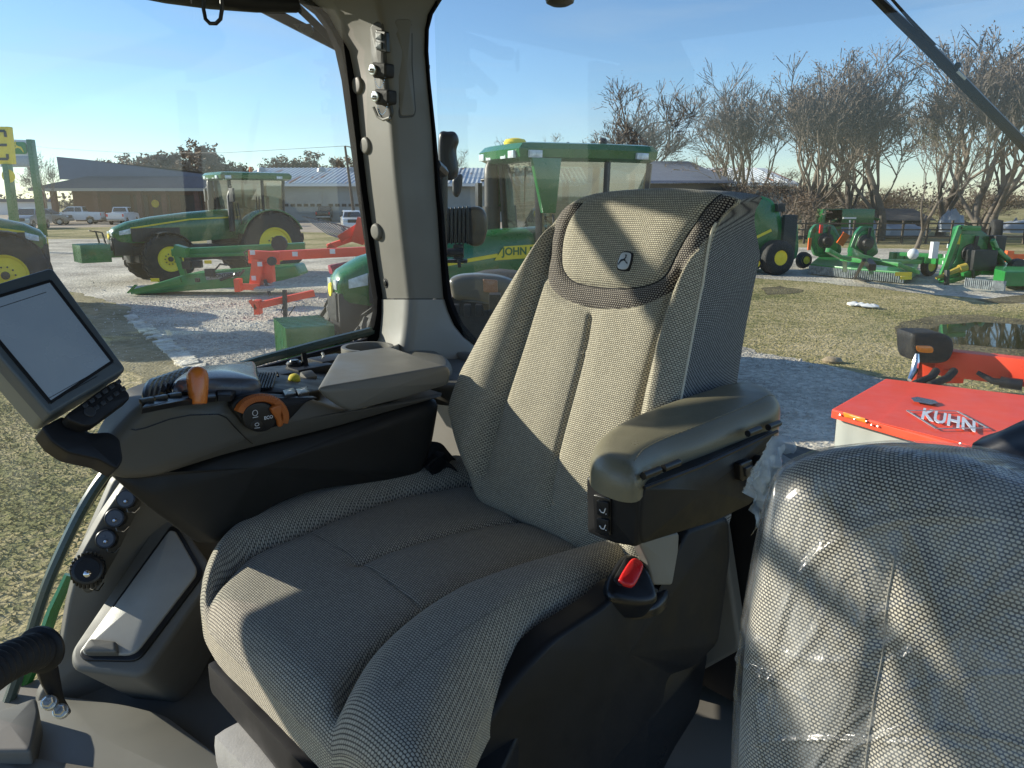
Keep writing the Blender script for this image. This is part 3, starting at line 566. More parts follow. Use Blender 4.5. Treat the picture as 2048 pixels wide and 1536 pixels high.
pil('side_skirt',PA(-.30),[(1300,1340),(1420,1300),(1400,1420),(1350,1500),(1250,1700),(900,1750),(1000,1560)],.05,.01,M['black'],seat,smooth=False,rc=.02)
pil('armrest_bracket',PA(-.350),[(1270,1080),(1352,1062),(1350,1100),(1338,1168),(1300,1168),(1290,1120)],.02,.005,M['trim2'],seat,smooth=False,rc=.008,h0=.008)
# armrest box
bx_=pil('armrest_box',PA(-.44),[(1290,973),(1360,950),(1550,858),(1553,880),(1530,905),(1508,1008),(1430,1046),(1370,1064),(1282,1092),(1278,1060),(1284,990)],.085,.007,M['dark'],seat,smooth=False,rc=.012)
FB=PB(.236)
pil('box_front',PB(.232),[(1178,950),(1284,972),(1279,1092),(1232,1084),(1180,1062)],.05,.006,M['dark'],seat,smooth=False,rc=.006,h0=.008)
sp=pil('switch_bezel',PB(.242),[(1187,988),(1222,996),(1222,1072),(1190,1064)],.01,.002,M['black'],seat,smooth=False,rc=.004,h0=.002)
for k,(y0,y1) in enumerate(((1000,1032),(1035,1062))):
    sk=pil('rocker_key',PB(.248),[(1192,y0),(1216,y0+5),(1216,y1+4),(1193,y1-2)],.006,.0015,M['dark'],sp,smooth=False,rc=.003)
    PK=PB(.2485);u0,v0=PK.up(1205,(y0+y1)/2+5);m=MB();s_=.0055
    for a,b in (((-1,.0),(-.4,-.6)),((-.4,-.6),(.5,-.5)),((.5,-.5),(1,.9))):
        m.beam(PK.w(u0-a[0]*s_,v0+a[1]*s_),PK.w(u0-b[0]*s_,v0+b[1]*s_),.0011,.0011,up=FF)
    m.sph(PK.w(u0-s_*1.2,v0-s_*.6),.0009,6);m.build('seat_symbol',M['white'],sk,smooth=False)
lt=pil('adjuster_latch',PA(-.44),[(1468,925),(1492,915),(1496,950),(1470,960)],.012,.003,M['black'],seat,smooth=False,rc=.004,h0=.012)
pil('latch_key',PA(-.44),[(1474,932),(1488,926),(1490,944),(1476,950)],.005,.001,M['grip'],lt,smooth=False,rc=.002,h0=.016)
m=MB();o=PA(-.44).w(*PA(-.44).up(1510,925),.012);m.lathe(o,-RR,[(-.01,.014),(.014,.014),(.018,.011)],18);m.lathe(o-UP*.035,-RR,[(-.01,.012),(.01,.012),(.013,.009)],16);m.build('adjuster_knob',M['black'],seat)
# armrest pad : profile seen from the side, extruded and rounded
PP=PZ(2.447)
def padpost(V): return V
pad_o=[(1185,935),(1183,905),(1203,880),(1245,855),(1320,832),(1400,815),(1470,800),(1525,808),(1556,828),(1553,845),(1500,862),(1420,888),(1345,912),(1300,938),(1275,962),(1230,958)]
def padh(u,v,d):
    t=np.clip((.27-v)/.42,0,1);return .012*np.sin(t*math.pi*1.0)*0+.020*np.clip((t-.45)/.55,0,1)**1.2
pad=pil('armrest_pad',PZ(2.435),pad_o,.05,.030,M['leather'],seat,n=180,m=26,hfun=padh,h0=.020,dome=.003,c=(1370,870))
hp=pil.hf;PPd=PZ(2.435)
m=MB();pt=on(PPd,hp,[(1268,945),(1290,922),(1340,898),(1420,872),(1500,848),(1543,832)],.0005,160)[0]
for i in range(0,157,4):m.tube(pt[i:i+4],.0007,4)
m.build('stitching',M['leather'],pad)
for x,y in ((1300,945),(1340,930),(1505,862),(1545,850)):
    m=MB();q=PA(-.445).w(*PA(-.445).up(x,y),.002);m.tube([q-FF*.018,q+FF*.018],.0055,10);m.build('hinge_barrel',M['black'],seat)
m=MB();pt=[PA(-.446).w(*PA(-.446).up(x,y),.002) for x,y in ((1286,975),(1400,932),(1552,862))];m.tube(pt,.003,6);m.build('hinge_strip',M['black'],seat)
# seat belt : buckle, and webbing on the far side
bu=empty('seat_belt_buckle',L(-.30,.10,2.17),'black belt buckle with a red release button beside the seat cushion','buckle')
PBu=P3(Y(1228,1165,1.075),Y(1285,1150,1.10),Y(1252,1105,1.13))
pil('buckle_body',PBu,[(1215,1165),(1222,1145),(1245,1110),(1262,1105),(1280,1112),(1298,1135),(1312,1165),(1318,1195),(1290,1205),(1232,1198),(1217,1185)],.05,.012,M['black'],bu,n=70)
pil('slot',PBu,[(1226,1160),(1250,1116),(1262,1114),(1278,1122),(1250,1172),(1238,1172)],.01,.002,M['rubber'],bu,smooth=False,rc=.003,h0=.0015)
pil('release_button',PBu,[(1237,1158),(1258,1124),(1270,1119),(1283,1128),(1284,1140),(1268,1172),(1252,1174),(1238,1166)],.014,.005,M['red'],bu,n=50,h0=.007)
pil('buckle_boot',PZ(2.150),[(1212,1190),(1260,1172),(1318,1172),(1338,1190),(1318,1218),(1270,1228),(1225,1218)],.02,.01,M['black'],bu,n=50,h0=.01)
wb=empty('seat_belt_webbing',L(.26,.0,2.2),'folded black seat belt webbing lying between seat and side console','seat belt')
m=MB()
def ribbon(m,P,w,side):
    vs=[];
    for p in P:vs+= [np.array(p)-side*w/2,np.array(p)+side*w/2]
    n=len(P);m.add(vs+[v+UP*.0015 for v in vs],[(2*i,2*i+1,2*i+3,2*i+2) for i in range(n-1)]+[(2*n+2*i,2*n+2*i+2,2*n+2*i+3,2*n+2*i+1) for i in range(n-1)])
ribbon(m,cr([Y(812,925,1.62),Y(850,905,1.64),Y(885,905,1.66),Y(905,925,1.68),Y(930,955,1.66)],24,False),.045,unit(RR*.4+UP*.8))
ribbon(m,cr([Y(860,945,1.60),Y(885,925,1.62),Y(912,940,1.63)],14,False),.04,unit(FF*.5+UP*.6));m.build('webbing',M['rubber'],wb)
m=MB();m.box(Y(872,925,1.62),(.05,.03,.025),rz=.8,ry=-.5);m.build('belt_tongue',M['dark'],wb,bevel=.005)
# ================================================================= ARMREST CONSOLE
con=empty('control_console',L(.37,.35,2.2),'long dark grey armrest control console with dial, lever and padded lid beside the seat','control console')
CA=PA(.275)
def ctaper(V):
    V=np.array(V);q=V-C0;a=q@RR;b=q@FF;k=np.clip((b-.42)/.30,0,1)**1.3*.82;na=np.where(a>.295,.295+(a-.295)*(1-k),a);return V+(na-a)[:,None]*RR
cbody=pil('console_body',CA,[(206,905),(225,875),(248,848),(275,820),(300,803),(357,793),(434,788),(520,792),(617,796),(645,806),(700,826),(800,808),(897,789),(892,796),(676,858),(456,913),(310,960),(248,963),(215,948),(206,930)],.235,.022,M['console'],con,smooth=False,rc=.03,n=220,post=ctaper)
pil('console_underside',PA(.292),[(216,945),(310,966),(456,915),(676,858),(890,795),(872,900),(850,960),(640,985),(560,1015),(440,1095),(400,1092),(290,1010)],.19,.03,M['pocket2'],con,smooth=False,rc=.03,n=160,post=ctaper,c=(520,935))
m=MB()
pt=[CA.w(*CA.up(x,y),.0006) for x,y in ((262,858),(270,860),(290,856),(340,838),(380,830),(436,828),(452,835),(470,855),(490,875),(505,887))]
m.tube(pt,.0011,5);m.build('panel_gap',M['black'],cbody)
def lskew(V):
    V=np.array(V);q=V-C0;a=q@RR;b=q@FF;w=np.clip((b+.02)/.30,0,1.2);return V-np.clip(a-.25,0,1)[:,None]*(.62*w)[:,None]*FF
lidp=pil('console_lid',PA(.245),[(636,778),(650,774),(661,772),(760,755),(896,731),(904,742),(900,770),(800,800),(705,824),(680,815),(650,795)],.265,.010,M['lid'],con,smooth=False,rc=.010,n=160,post=lskew)
# deck with controls
_a=CA.w(*CA.up(357,793));_b=CA.w(*CA.up(617,797));PD=P3(_a,_b,_a+RR*.1);PD.n=PD.n if PD.n[2]>0 else -PD.n
PDK=Pl(PD.o,PD.eu,PD.ev,PD.n)
dk=pil('control_deck',PDK,[(283,803),(300,799),(357,788),(434,784),(520,788),(600,792),(640,786),(660,740),(640,722),(560,735),(500,742),(380,752),(325,764),(292,782)],.02,.004,M['dark'],con,smooth=False,rc=.006,h0=.006)
rest=pil('hand_rest',PDK,[(345,798),(360,775),(385,763),(430,757),(500,748),(512,752),(516,775),(520,790),(500,793),(430,793)],.03,.012,M['grey'],con,n=90,m=12,h0=.028,dome=.010)
gs=MB()
for i in range(7):
    x=296+i*11;y=793-i*4.5
    p=cr([PD.w(*PD.up(x-6,y+17),.008),PD.w(*PD.up(x-4,y+10),.020),PD.w(*PD.up(x+8,y),.026),PD.w(*PD.up(x+34,y-4),.018),PD.w(*PD.up(x+44,y-6),.006)],14,False);gs.tube(p,[.003]+[.0062]*12+[.003],8)
gs.build('ribbed_grip',M['grip'],con)
gs=MB()
for i in range(8):
    x=505+i*6;p=cr([PD.w(*PD.up(x-6,790-i*.5),.01),PD.w(*PD.up(x+4,772-i*1.0),.022),PD.w(*PD.up(x+8,758+i*1.2),.014)],8,False);gs.tube(p,.0026,6)
gs.build('vent_ribs',M['dark'],con)
m=MB();
for i in range(4):
    x=292+i*28;y=828-i*5.5;m.box(PD.w(*PD.up(x,y-12),.012),(.020,.010,.008),rz=.83)
m.build('gate_slots',M['black'],con,bevel=.002)
pil('lever_gate',PDK,[(282,828),(292,815),(350,802),(430,792),(432,803),(360,812),(300,824)],.01,.003,M['black'],con,smooth=False,rc=.003,h0=.010)
kb=MB();o=np.array(PD.w(*PD.up(397,808),0));ax=unit(Y(396,755,1.36)-Y(398,808,1.345))
s=1.12;kb.lathe(o,ax,[(0,.0115*s),(.004,.0125*s),(.024,.0145*s),(.040,.0155*s),(.049,.0150*s),(.056,.0125*s),(.061,.008*s),(.0625,.002)],24);kn=kb.build('lever_knob',M['orange'],con)
pb=pil('button_plate',PDK,[(431,776),(434,803),(462,803),(478,786),(500,778)],.012,.003,M['dark'],con,smooth=False,rc=.004,h0=.012)
disc_on(PDK,456,787,.010,.004,'round_button',M['grip'],con,h0=.015,R=.001)
# dial on the side face
CD=PA(.255)
def arc(cx,cy,rx,ry,a0,a1,n=30,tilt=0):
    out=[]
    for t in np.linspace(math.radians(a0),math.radians(a1),n):
        x=rx*math.cos(t);y=ry*math.sin(t);out.append((cx+x*math.cos(tilt)+y*math.sin(tilt),cy-(-x*math.sin(tilt)+y*math.cos(tilt))))
    return out
hb_=pil('dial_housing',CD,[(460,812),(475,795),(505,788),(540,790),(560,797),(640,795),(612,805),(590,830),(570,850),(520,862),(498,860),(482,840)],.018,.005,M['dark'],con,smooth=False,rc=.01,h0=.001)
out_=arc(520,831,56,45,165,-18,36);inn=arc(520,834,37,31,-18,165,36)
CDp=CD
ringm=MB();n=36;o1=[CDp.up(*p) for p in out_];i1=[CDp.up(*p) for p in inn[::-1]]
vs=[];
for (a,b) in zip(o1,i1):vs+=[CDp.w(*a,.004),CDp.w(a[0]*.8+b[0]*.2,a[1]*.8+b[1]*.2,.012),CDp.w(a[0]*.2+b[0]*.8,a[1]*.2+b[1]*.8,.012),CDp.w(*b,.004)]
ringm.add(vs,[(4*i+j,4*i+j+1,4*i+4+j+1,4*i+4+j) for i in range(n-1) for j in range(3)]+[(0,1,2,3),(4*n-1,4*n-2,4*n-3,4*n-4)]);rg=ringm.build('dial_ring',M['orange2'],con)
rm=MB()
for k in range(4,22):
    a,b=o1[k],i1[k];rm.beam(CDp.w(*a,.0115),CDp.w(a[0]*.25+b[0]*.75,a[1]*.25+b[1]*.75,.0128),.0011,.0016,up=-RR)
rm.build('ring_ridges',M['orange2'],rg)
pil('thumb_tab',CD,[(535,815),(552,806),(559,812),(556,828),(560,845),(552,851),(548,838)],.01,.004,M['orange2'],rg,n=40,h0=.016)
pil('dial_face',CD,arc(516,833,34,29,0,360,31)[:-1],.006,.0015,M['black'],con,n=50,h0=.008)
e1=CD.up(533,833);text('dial_text','ECO',M['white'],.0085,CD.w(e1[0],e1[1],.0086),-FF,UP,con,thick=.0002,bold=.0001)
m=MB();s_=.0048;u0,v0=CD.up(506,824);u1,v1=CD.up(510,850)
m.tube([CD.w(u0+s_*math.cos(t),v0+s_*1.1*math.sin(t),.0088) for t in np.linspace(0,6.28,12)],.0005,4);m.beam(CD.w(u0-.005,v0-.008,.0088),CD.w(u0+.005,v0-.008,.0088),.0008,.0008);m.tube([CD.w(u1+s_*.8*math.cos(t),v1+.003+s_*.6*math.sin(t),.0088) for t in np.linspace(0,6.28,10)],.0005,4);m.beam(CD.w(u1-.005,v1-.004,.0088),CD.w(u1+.005,v1-.003,.0088),.0008,.0008);m.build('dial_symbols',M['white'],con)
pil('dial_face',CD,arc(510,849,13,11,0,360,21)[:-1],.004,.0015,M['black'],con,n=30,h0=.0086)
disc_on(CD,567,843,.002,.003,'indicator',M['white'],con,h0=.003,R=.0005)
for i,x in enumerate((577,604)):
    k=pil('rocker_key',PDK,[(x-13,790-i*3),(x+10,784-i*3),(x+14,796-i*3),(x-8,800-i*2)],.01,.002,M['grip'],con,smooth=False,rc=.002,h0=.010)
    m=MB();q=PDK;u_,v_=q.up(x,792-i*3);m.box(q.w(u_,v_,.0105),(.009,.002,.0006),rz=.8);m.build('key_mark',M['white'],k)
# small controls behind
cg=MB()
m=MB();q=np.array(PD.w(*PD.up(590,766),0));m.lathe(q,unit(UP-RR*.4+FF*.3),[(0,.012),(.012,.013),(.018,.011),(.021,.006)],18);m.build('yellow_knob',M['yellowp'],con)
m=MB();m.box(Y(616,758,1.66),(.03,.028,.03),rz=.8,rx=.4);m.build('pale_lever',M['trim2'],con,bevel=.006)
m=MB();q=np.array(PD.w(*PD.up(590,742),.0));m.lathe(q,UP,[(0,.020),(.02,.020),(.024,.016)],18);m.lathe(q+UP*.024,UP,[(0,.012),(.004,.010)],14);m.build('rotary_knob',M['black'],con)
m=MB();m.beam(Y(612,735,1.78),Y(607,708,1.80),.012,.018);m.build('remote_lever',M['black'],con,bevel=.003)
m=MB();m.tube([Y(652,722,1.86),Y(645,706,1.88)],[.003,.004],8);m.lathe(Y(652,724,1.86),UP,[(-.02,.02),(.004,.02),(.008,.013)],16);m.build('toggle_switch',M['zinc'],con)
m=MB();m.box(Y(555,752,1.66),(.06,.05,.018),rz=.82);m.box(Y(660,722,1.86),(.09,.07,.02),rz=.82);m.box(Y(620,738,1.78),(.10,.06,.02),rz=.82);m.build('switch_pod',M['dark'],con,bevel=.006)
# cup holder
cup=empty('cup_holder',Y(735,715,2.0),'grey plastic cup holder ring with an open slot, behind the console lid','cup holder')
m=MB();cc=np.array(Y(735,692,1.98));rings=[]
def cupwall(r0,r1,h0,h1,a0,a1,n=40):
    vs=[];
    for t in np.linspace(a0,a1,n):
        dx=math.cos(t);dy=math.sin(t)
        for (r_,h_) in ((r0,h0),(r1,h0),(r1,h1),(r0,h1)):vs.append(cc+np.array([dx*r_,dy*r_,h_]))
    fs=[(4*i+j,4*i+(j+1)%4,4*i+4+(j+1)%4,4*i+4+j) for i in range(n-1) for j in range(4)]+[(0,1,2,3),(4*n-1,4*n-2,4*n-3,4*n-4)]
    m.add(vs,fs)
cupwall(.058,.070,-.06,.0,math.radians(-62),math.radians(262));m.build('cup_ring',M['lid'],cup,bevel=.003)
m=MB();m.lathe(cc-UP*.075,UP,[(0,.066),(.01,.068)],30);m.build('cup_floor',M['black'],cup)
pil('cup_flange',PZ(float(cc[2])-.002),[(757,707),(764,700),(800,685),(798,690),(765,716),(760,722)],.05,.004,M['lid'],cup,smooth=False,rc=.004)
pil('shelf_hump',PZ(float(cc[2])-.03),[(770,715),(800,700),(850,697),(890,708),(905,730),(880,745),(800,740)],.06,.02,M['lid'],cab,n=60,dome=.01)
# ================================================================= MONITOR
mo=empty('touchscreen_monitor',Y(130,700,1.12),'tilted pale grey touchscreen monitor with blank blue screen at left','monitor')
# screen plane from three corners of a real 0.27 x 0.22 m panel
m1=Y(98,536,1.20);m2=Y(252,735,1.16);m3=Y(65,865,.98)
# bezel quad corners in px: (98,536) (252,735) (100,862→) ; left edge outside frame
PM=P3(Y(98,536,1.16),Y(252,735,1.14),Y(102,822,1.02))
mb=pil('monitor_housing',PM,[(98,535),(108,537),(251,733),(250,741),(104,828),(98,826),(-95,604),(-92,592)],.028,.006,M['mon'],mo,smooth=False,rc=.008)
pil('rear_shell',PM,[(96,540),(249,736),(103,824),(-92,600)],.05,.012,M['monback'],mo,smooth=False,rc=.012,h0=-.020)
pil('screen',PM,[(100,563),(224,724),(100,806),(-62,612)],.004,.0006,M['screen'],mb,smooth=False,rc=.003,h0=.0008)
m=MB();bzl=[(100,563),(224,724),(100,806),(-62,612)]
for i in range(4):
    a=PM.up(*bzl[i]);b=PM.up(*bzl[(i+1)%4]);m.beam(PM.w(*a,.001),PM.w(*b,.001),.004,.004,up=PM.n)
m.build('screen_bezel',M['dark'],mb,smooth=False)
PK2=Pl(PM.w(0,0,.004),PM.eu,PM.ev,PM.n)
kp=pil('keypad',PK2,[(135,826),(150,815),(225,762),(238,757),(262,785),(262,795),(190,848),(170,850),(140,838)],.022,.004,M['dark'],mo,smooth=False,rc=.006,h0=-.004)
for r_ in range(2):
    for i in range(6):
        if r_==0 and i==0: pass
        x=171+i*13.2+r_*9;y=809-i*9.4+r_*14
        pil('key',PK2,[(x-5,y-1),(x+3,y-6),(x+8,y+1),(x,y+6)],.005,.001,M['grip'],kp,smooth=False,rc=.001,h0=-.0015)
disc_on(PK2,181,822,.008,.004,'round_key',M['grip'],kp,h0=-.001,R=.001)
m=MB()
for (p_,q_) in (((92,585),(-40,628)),((190,745),(92,800)),((196,752),(100,806))):
    m=MB();m.beam(PM.w(*PM.up(*p_),.0012),PM.w(*PM.up(*q_),.0012),.0009,.0004,up=PM.n);m.build('screen_line',M['grip'],mb,smooth=False)
# bracket from monitor down to the console
pil('support_arm',PM,[(96,838),(140,815),(190,850),(235,848),(255,862),(262,905),(250,925),(215,905),(150,890),(118,868)],.035,.004,M['dark'],mo,smooth=False,rc=.006,h0=-.028)
m=MB();m.tube([Y(130,850,1.12),Y(170,878,1.16),Y(230,890,1.24)],.012,12);m.build('pivot_arm',M['dark'],mo)
# ================================================================= TRAINING SEAT AND ITS PLASTIC
ts=empty('training_seat',L(-.95,.5,1.9),'grey woven backrest of the second seat under clear plastic, nearest at lower right','seat')
tt=math.radians(10);TB=Pl(C0+.42*FF+2.2*UP,RR,UP*math.cos(tt)-FF*math.sin(tt),FF*math.cos(tt)+UP*math.sin(tt))
to=[(1452,1380),(1462,1260),(1478,1150),(1498,1050),(1525,960),(1560,925),(1620,903),(1700,897),(1800,903),(1900,920),(2048,965),(2200,1030),(2330,1150),(2400,1350),(2420,1600),(2400,1900),(1900,1980),(1500,1950),(1446,1800),(1442,1600)]
cen=(1900,1400)
tS=[(1790,1100),(1785,1140),(1775,1200),(1765,1300),(1745,1400),(1725,1536),(1715,1700)];tS2=[(1570,1080),(1565,1200),(1575,1300)]
wr=bumpf(TB,[(1640,1500),(1700,1350),(1760,1250),(1900,1250),(2100,1400),(2200,1700),(1700,1800)],-.012,.10)
tsb=pil('training_backrest',TB,to,.12,.045,M['fabtr'],ts,n=220,m=70,hfun=wr,seams=[(tS,.006,.010),(tS,.008,.05)],c=cen,dome=.015)
ht=pil.hf
m=MB();m.tube(on(TB,ht,tS,.0006,60)[0],.0009,5);m.build('seam_piping',M['thread2'],tsb)
pil('headrest_cover',PB(.18),[(1930,905),(1975,880),(2048,850),(2150,840),(2300,900),(2300,1100),(2048,960)],.05,.02,mat('dark_blue_vinyl',(.03,.04,.06),.45,var=.1),ts,n=60)
pm=bpy.data.materials.new('clear_plastic_film');pm.use_nodes=True;t=pm.node_tree;lk=t.links.new
for nn in list(t.nodes):
    if nn.type!='OUTPUT_MATERIAL':t.nodes.remove(nn)
ou=t.nodes[0];tr=nd(t,'ShaderNodeBsdfTransparent');tr.inputs[0].default_value=(.95,.96,.97,1);gl=nd(t,'ShaderNodeBsdfGlossy');gl.inputs['Roughness'].default_value=.22
tc=nd(t,'ShaderNodeTexCoord');mp=nd(t,'ShaderNodeMapping');mp.inputs['Scale'].default_value=(5,5,2.2);lk(tc.outputs['Object'],mp.inputs[0]);nz=nd(t,'ShaderNodeTexNoise');nz.inputs['Scale'].default_value=2.2;nz.inputs['Detail'].default_value=4;nz.inputs['Distortion'].default_value=1.2;lk(mp.outputs[0],nz.inputs['Vector'])
bp=nd(t,'ShaderNodeBump');bp.inputs['Strength'].default_value=.9;bp.inputs['Distance'].default_value=.02;lk(nz.outputs[0],bp.inputs['Height']);lk(bp.outputs[0],gl.inputs['Normal'])
df=nd(t,'ShaderNodeBsdfDiffuse');df.inputs[0].default_value=(.75,.8,.82,1);lk(bp.outputs[0],df.inputs['Normal'])
lw=nd(t,'ShaderNodeLayerWeight');lw.inputs[0].default_value=.35;lk(bp.outputs[0],lw.inputs['Normal'])
rp=nd(t,'ShaderNodeMapRange');lk(nz.outputs[0],rp.inputs[0]);rp.inputs[1].default_value=.35;rp.inputs[2].default_value=.8;rp.inputs[3].default_value=.03;rp.inputs[4].default_value=.27
l2=nd(t,'ShaderNodeMapRange');lk(lw.outputs['Facing'],l2.inputs[0]);l2.inputs[1].default_value=.3;l2.inputs[2].default_value=1.0;l2.inputs[3].default_value=.03;l2.inputs[4].default_value=.5
x1=nd(t,'ShaderNodeMixShader');lk(rp.outputs[0],x1.inputs[0]);lk(tr.outputs[0],x1.inputs[1]);lk(df.outputs[0],x1.inputs[2])
x2=nd(t,'ShaderNodeMixShader');lk(l2.outputs[0],x2.inputs[0]);lk(x1.outputs[0],x2.inputs[1]);lk(gl.outputs[0],x2.inputs[2]);lk(x2.outputs[0],ou.inputs[0])
M['film']=pm
M['film2']=mat('bunched_plastic_film',(.62,.68,.70),.22,var=.2,vs=30,bump=.6,bs=60);p=M['film2'].node_tree.nodes['Principled BSDF'];p.inputs['Alpha'].default_value=.42;p.inputs['Transmission Weight'].default_value=.0
def film(V):
    V=np.array(V);r2=np.random.RandomState(3)
    w=np.zeros(len(V))
    for k in range(9):
        d=unit(r2.normal(size=3)+np.array([1.5,0,0]));f_=r2.uniform(12,60);w+=np.sin(V@d*f_+r2.uniform(0,6)+1.5*np.sin(V[:,2]*9+k))/ (f_/10)
    q=V-TB.o;uu=q@TB.eu;vv=q@TB.ev
    for k in range(46):
        u0,v0=r2.uniform(-1.15,-.68),r2.uniform(-.05,.42);an=r2.normal(1.2,.5) if k%2 else r2.normal(2.4,.4);cu_=r2.normal(0,3);le=r2.uniform(.04,.16);wd_=r2.uniform(.002,.006)
        t_=(uu-u0)*math.cos(an)+(vv-v0)*math.sin(an);s_=-(uu-u0)*math.sin(an)+(vv-v0)*math.cos(an)-cu_*t_*t_
        w=w+np.exp(-(s_/wd_)**2-(t_/le)**2)*r2.uniform(1.0,3.2)
    return V+TB.n*(w*.0020)[:,None]
to2=[(cen[0]+(x-cen[0])*1.012-3,cen[1]+(y-cen[1])*1.008) for x,y in to]
pc=pil('plastic_seat_cover',TB,to2,.15,.05,M['film'],None,n=420,m=150,h0=.010,dome=.016,c=cen,back=False,post=film)
pc.location=(0,0,0);tag(pc,'clear wrinkled plastic film pulled over the backrest of the second seat','plastic cover')
# twisted knot at the corner
kt=MB();pts=cr([Y(1520,990,.80),Y(1528,960,.80),Y(1540,930,.80),Y(1545,905,.80),Y(1552,885,.80),Y(1572,884,.80),Y(1580,900,.80)],40,False)
rs=[.030-.0004*i for i in range(14)]+[.024-.0009*i for i in range(14)]+[.010+.0002*i for i in range(12)]
rs=[max(.007,r_*.62) for r_ in rs];rp_=random.Random(2)
k0=len(kt.v);kt.tube(pts,rs,14,cap=False);kt.v=[tuple(np.array(v)+np.array([rp_.gauss(0,.0007) for _ in range(3)])) for v in kt.v]
gn=16
for (c1,c2_,c3,c4) in (((1506,940),(1560,890),(1500,1062),(1545,1015)),((1545,905),(1600,925),(1530,985),(1580,945))):
    P_=[np.array(Y(x,y,.79)) for x,y in (c1,c2_,c3,c4)];o=len(kt.v);vs=[]
    ph=[rp_.uniform(0,6) for _ in range(6)]
    for i_ in range(gn):
        for j_ in range(gn):
            u_,v_=i_/(gn-1),j_/(gn-1);p=(P_[0]*(1-v_)+P_[1]*v_)*(1-u_)+(P_[2]*(1-v_)+P_[3]*v_)*u_
            d_=.006*math.sin(9*v_+ph[0]+2*math.sin(4*u_+ph[1]))+.005*math.sin(14*u_+5*v_+ph[2])+.003*math.sin(23*v_-9*u_+ph[3])
            e_=.004*math.sin(17*u_+ph[4])*(1 if j_ in (0,gn-1) else .3);vs.append(p+np.array([e_,d_-.006,e_*.7]))
    kt.add(vs,[(a_*gn+q_,a_*gn+q_+1,(a_+1)*gn+q_+1,(a_+1)*gn+q_) for a_ in range(gn-1) for q_ in range(gn-1)])
ko=kt.build('film_knot',M['film2'],pc,cut=120)
# ================================================================= GROUND
def gmat(name,stops,scale,bump,bs,rough=.95,big=.12,det=6,bd=.05,tint=None):
    """ground: fine noise through a colour ramp, modulated by a large noise"""
    m=bpy.data.materials.new(name);m.use_nodes=True;t=m.node_tree;p=t.nodes['Principled BSDF'];lk=t.links.new;p.inputs['Roughness'].default_value=rough;p.inputs['Specular IOR Level'].default_value=.15
    tc=nd(t,'ShaderNodeTexCoord');a=nd(t,'ShaderNodeTexNoise');a.inputs['Scale'].default_value=scale;a.inputs['Detail'].default_value=det;a.inputs['Roughness'].default_value=.75
    b=nd(t,'ShaderNodeTexNoise');b.inputs['Scale'].default_value=big;b.inputs['Detail'].default_value=5;b.inputs['Roughness'].default_value=.6
    lk(tc.outputs['Object'],a.inputs['Vector']);lk(tc.outputs['Object'],b.inputs['Vector'])
    ad=nd(t,'ShaderNodeMath',operation='ADD');m1=nd(t,'ShaderNodeMath',operation='MULTIPLY');m1.inputs[1].default_value=.55;m2=nd(t,'ShaderNodeMath',operation='MULTIPLY');m2.inputs[1].default_value=.45
    lk(a.outputs[0],m1.inputs[0]);lk(b.outputs[0],m2.inputs[0]);lk(m1.outputs[0],ad.inputs[0]);lk(m2.outputs[0],ad.inputs[1])
    rp=nd(t,'ShaderNodeValToRGB');el=rp.color_ramp.elements
    for i,(pos,c) in enumerate(stops):
        e=el[i] if i<2 else el.new(pos);e.position=pos;e.color=(*c,1)
    lk(ad.outputs[0],rp.inputs[0]);lk(rp.outputs[0],p.inputs['Base Color'])
    v=nd(t,'ShaderNodeTexNoise');v.inputs['Scale'].default_value=bs;v.inputs['Detail'].default_value=4;lk(tc.outputs['Object'],v.inputs['Vector'])
    bp=nd(t,'ShaderNodeBump');bp.inputs['Strength'].default_value=bump;bp.inputs['Distance'].default_value=bd;lk(v.outputs[0],bp.inputs['Height']);lk(bp.outputs[0],p.inputs['Normal'])
    return m
gr_m=gmat('grass_turf',[(.38,(.09,.085,.032)),(.62,(.55,.45,.27)),(.45,(.18,.18,.065)),(.50,(.30,.255,.12)),(.56,(.42,.345,.185))],4.5,1.0,14,big=.22,bd=.06)
gv_m=gmat('gravel',[(.38,(.19,.168,.142)),(.62,(.82,.75,.63)),(.46,(.37,.335,.28)),(.53,(.57,.52,.43))],7.5,1.0,13,big=.35,bd=.07)
dt_m=gmat('tan_dirt',[(.40,(.17,.145,.08)),(.62,(.36,.31,.20)),(.5,(.26,.225,.13))],4,.8,18,big=.5,bd=.04)
lot_m=gmat('lot_gravel',[(.40,(.26,.21,.16)),(.62,(.46,.38,.30)),(.5,(.36,.30,.235))],3,.5,8,big=.08)
cc_m=gmat('old_concrete',[(.38,(.34,.31,.25)),(.60,(.82,.77,.64)),(.5,(.66,.61,.50))],6,1.0,12,big=1.5,bd=.05)
mud_m=gmat('dark_mud',[(.4,(.07,.058,.035)),(.6,(.20,.17,.10))],6,.9,14,big=.9)
def rag(pts,amp,seed,step=.35):
    P=np.array([G(*p)[:2] for p in pts]);rr=np.random.RandomState(seed);out=[]
    for i in range(len(P)):
        a,b=P[i],P[(i+1)%len(P)];l=np.linalg.norm(b-a);n=max(1,min(160,int(l/step)));d=(b-a)/max(l,1e-6);nn=np.array([-d[1],d[0]]);w=0
        for k in range(n):
            w=w*.6+rr.normal()*amp*.6;out.append(a+(b-a)*k/n+nn*w*(1 if k else 0))
    return out
def sheet(name,pts,z,m,amp=.12,seed=1,raw=False,step=.35):
    P=pts if raw else rag(pts,amp,seed,step)
    me=MB();me.add([(p[0],p[1],z) for p in P],[tuple(range(len(P)))]);o=me.build(name,m,smooth=False)
    bm=bmesh.new();bm.from_mesh(o.data);bmesh.ops.triangulate(bm,faces=bm.faces,ngon_method='EAR_CLIP');bmesh.ops.recalc_face_normals(bm,faces=bm.faces)
    for f_ in bm.faces:
        if f_.normal.z<0:f_.normal_flip()
    bm.to_mesh(o.data);bm.free();return tag(o,kind='structure')
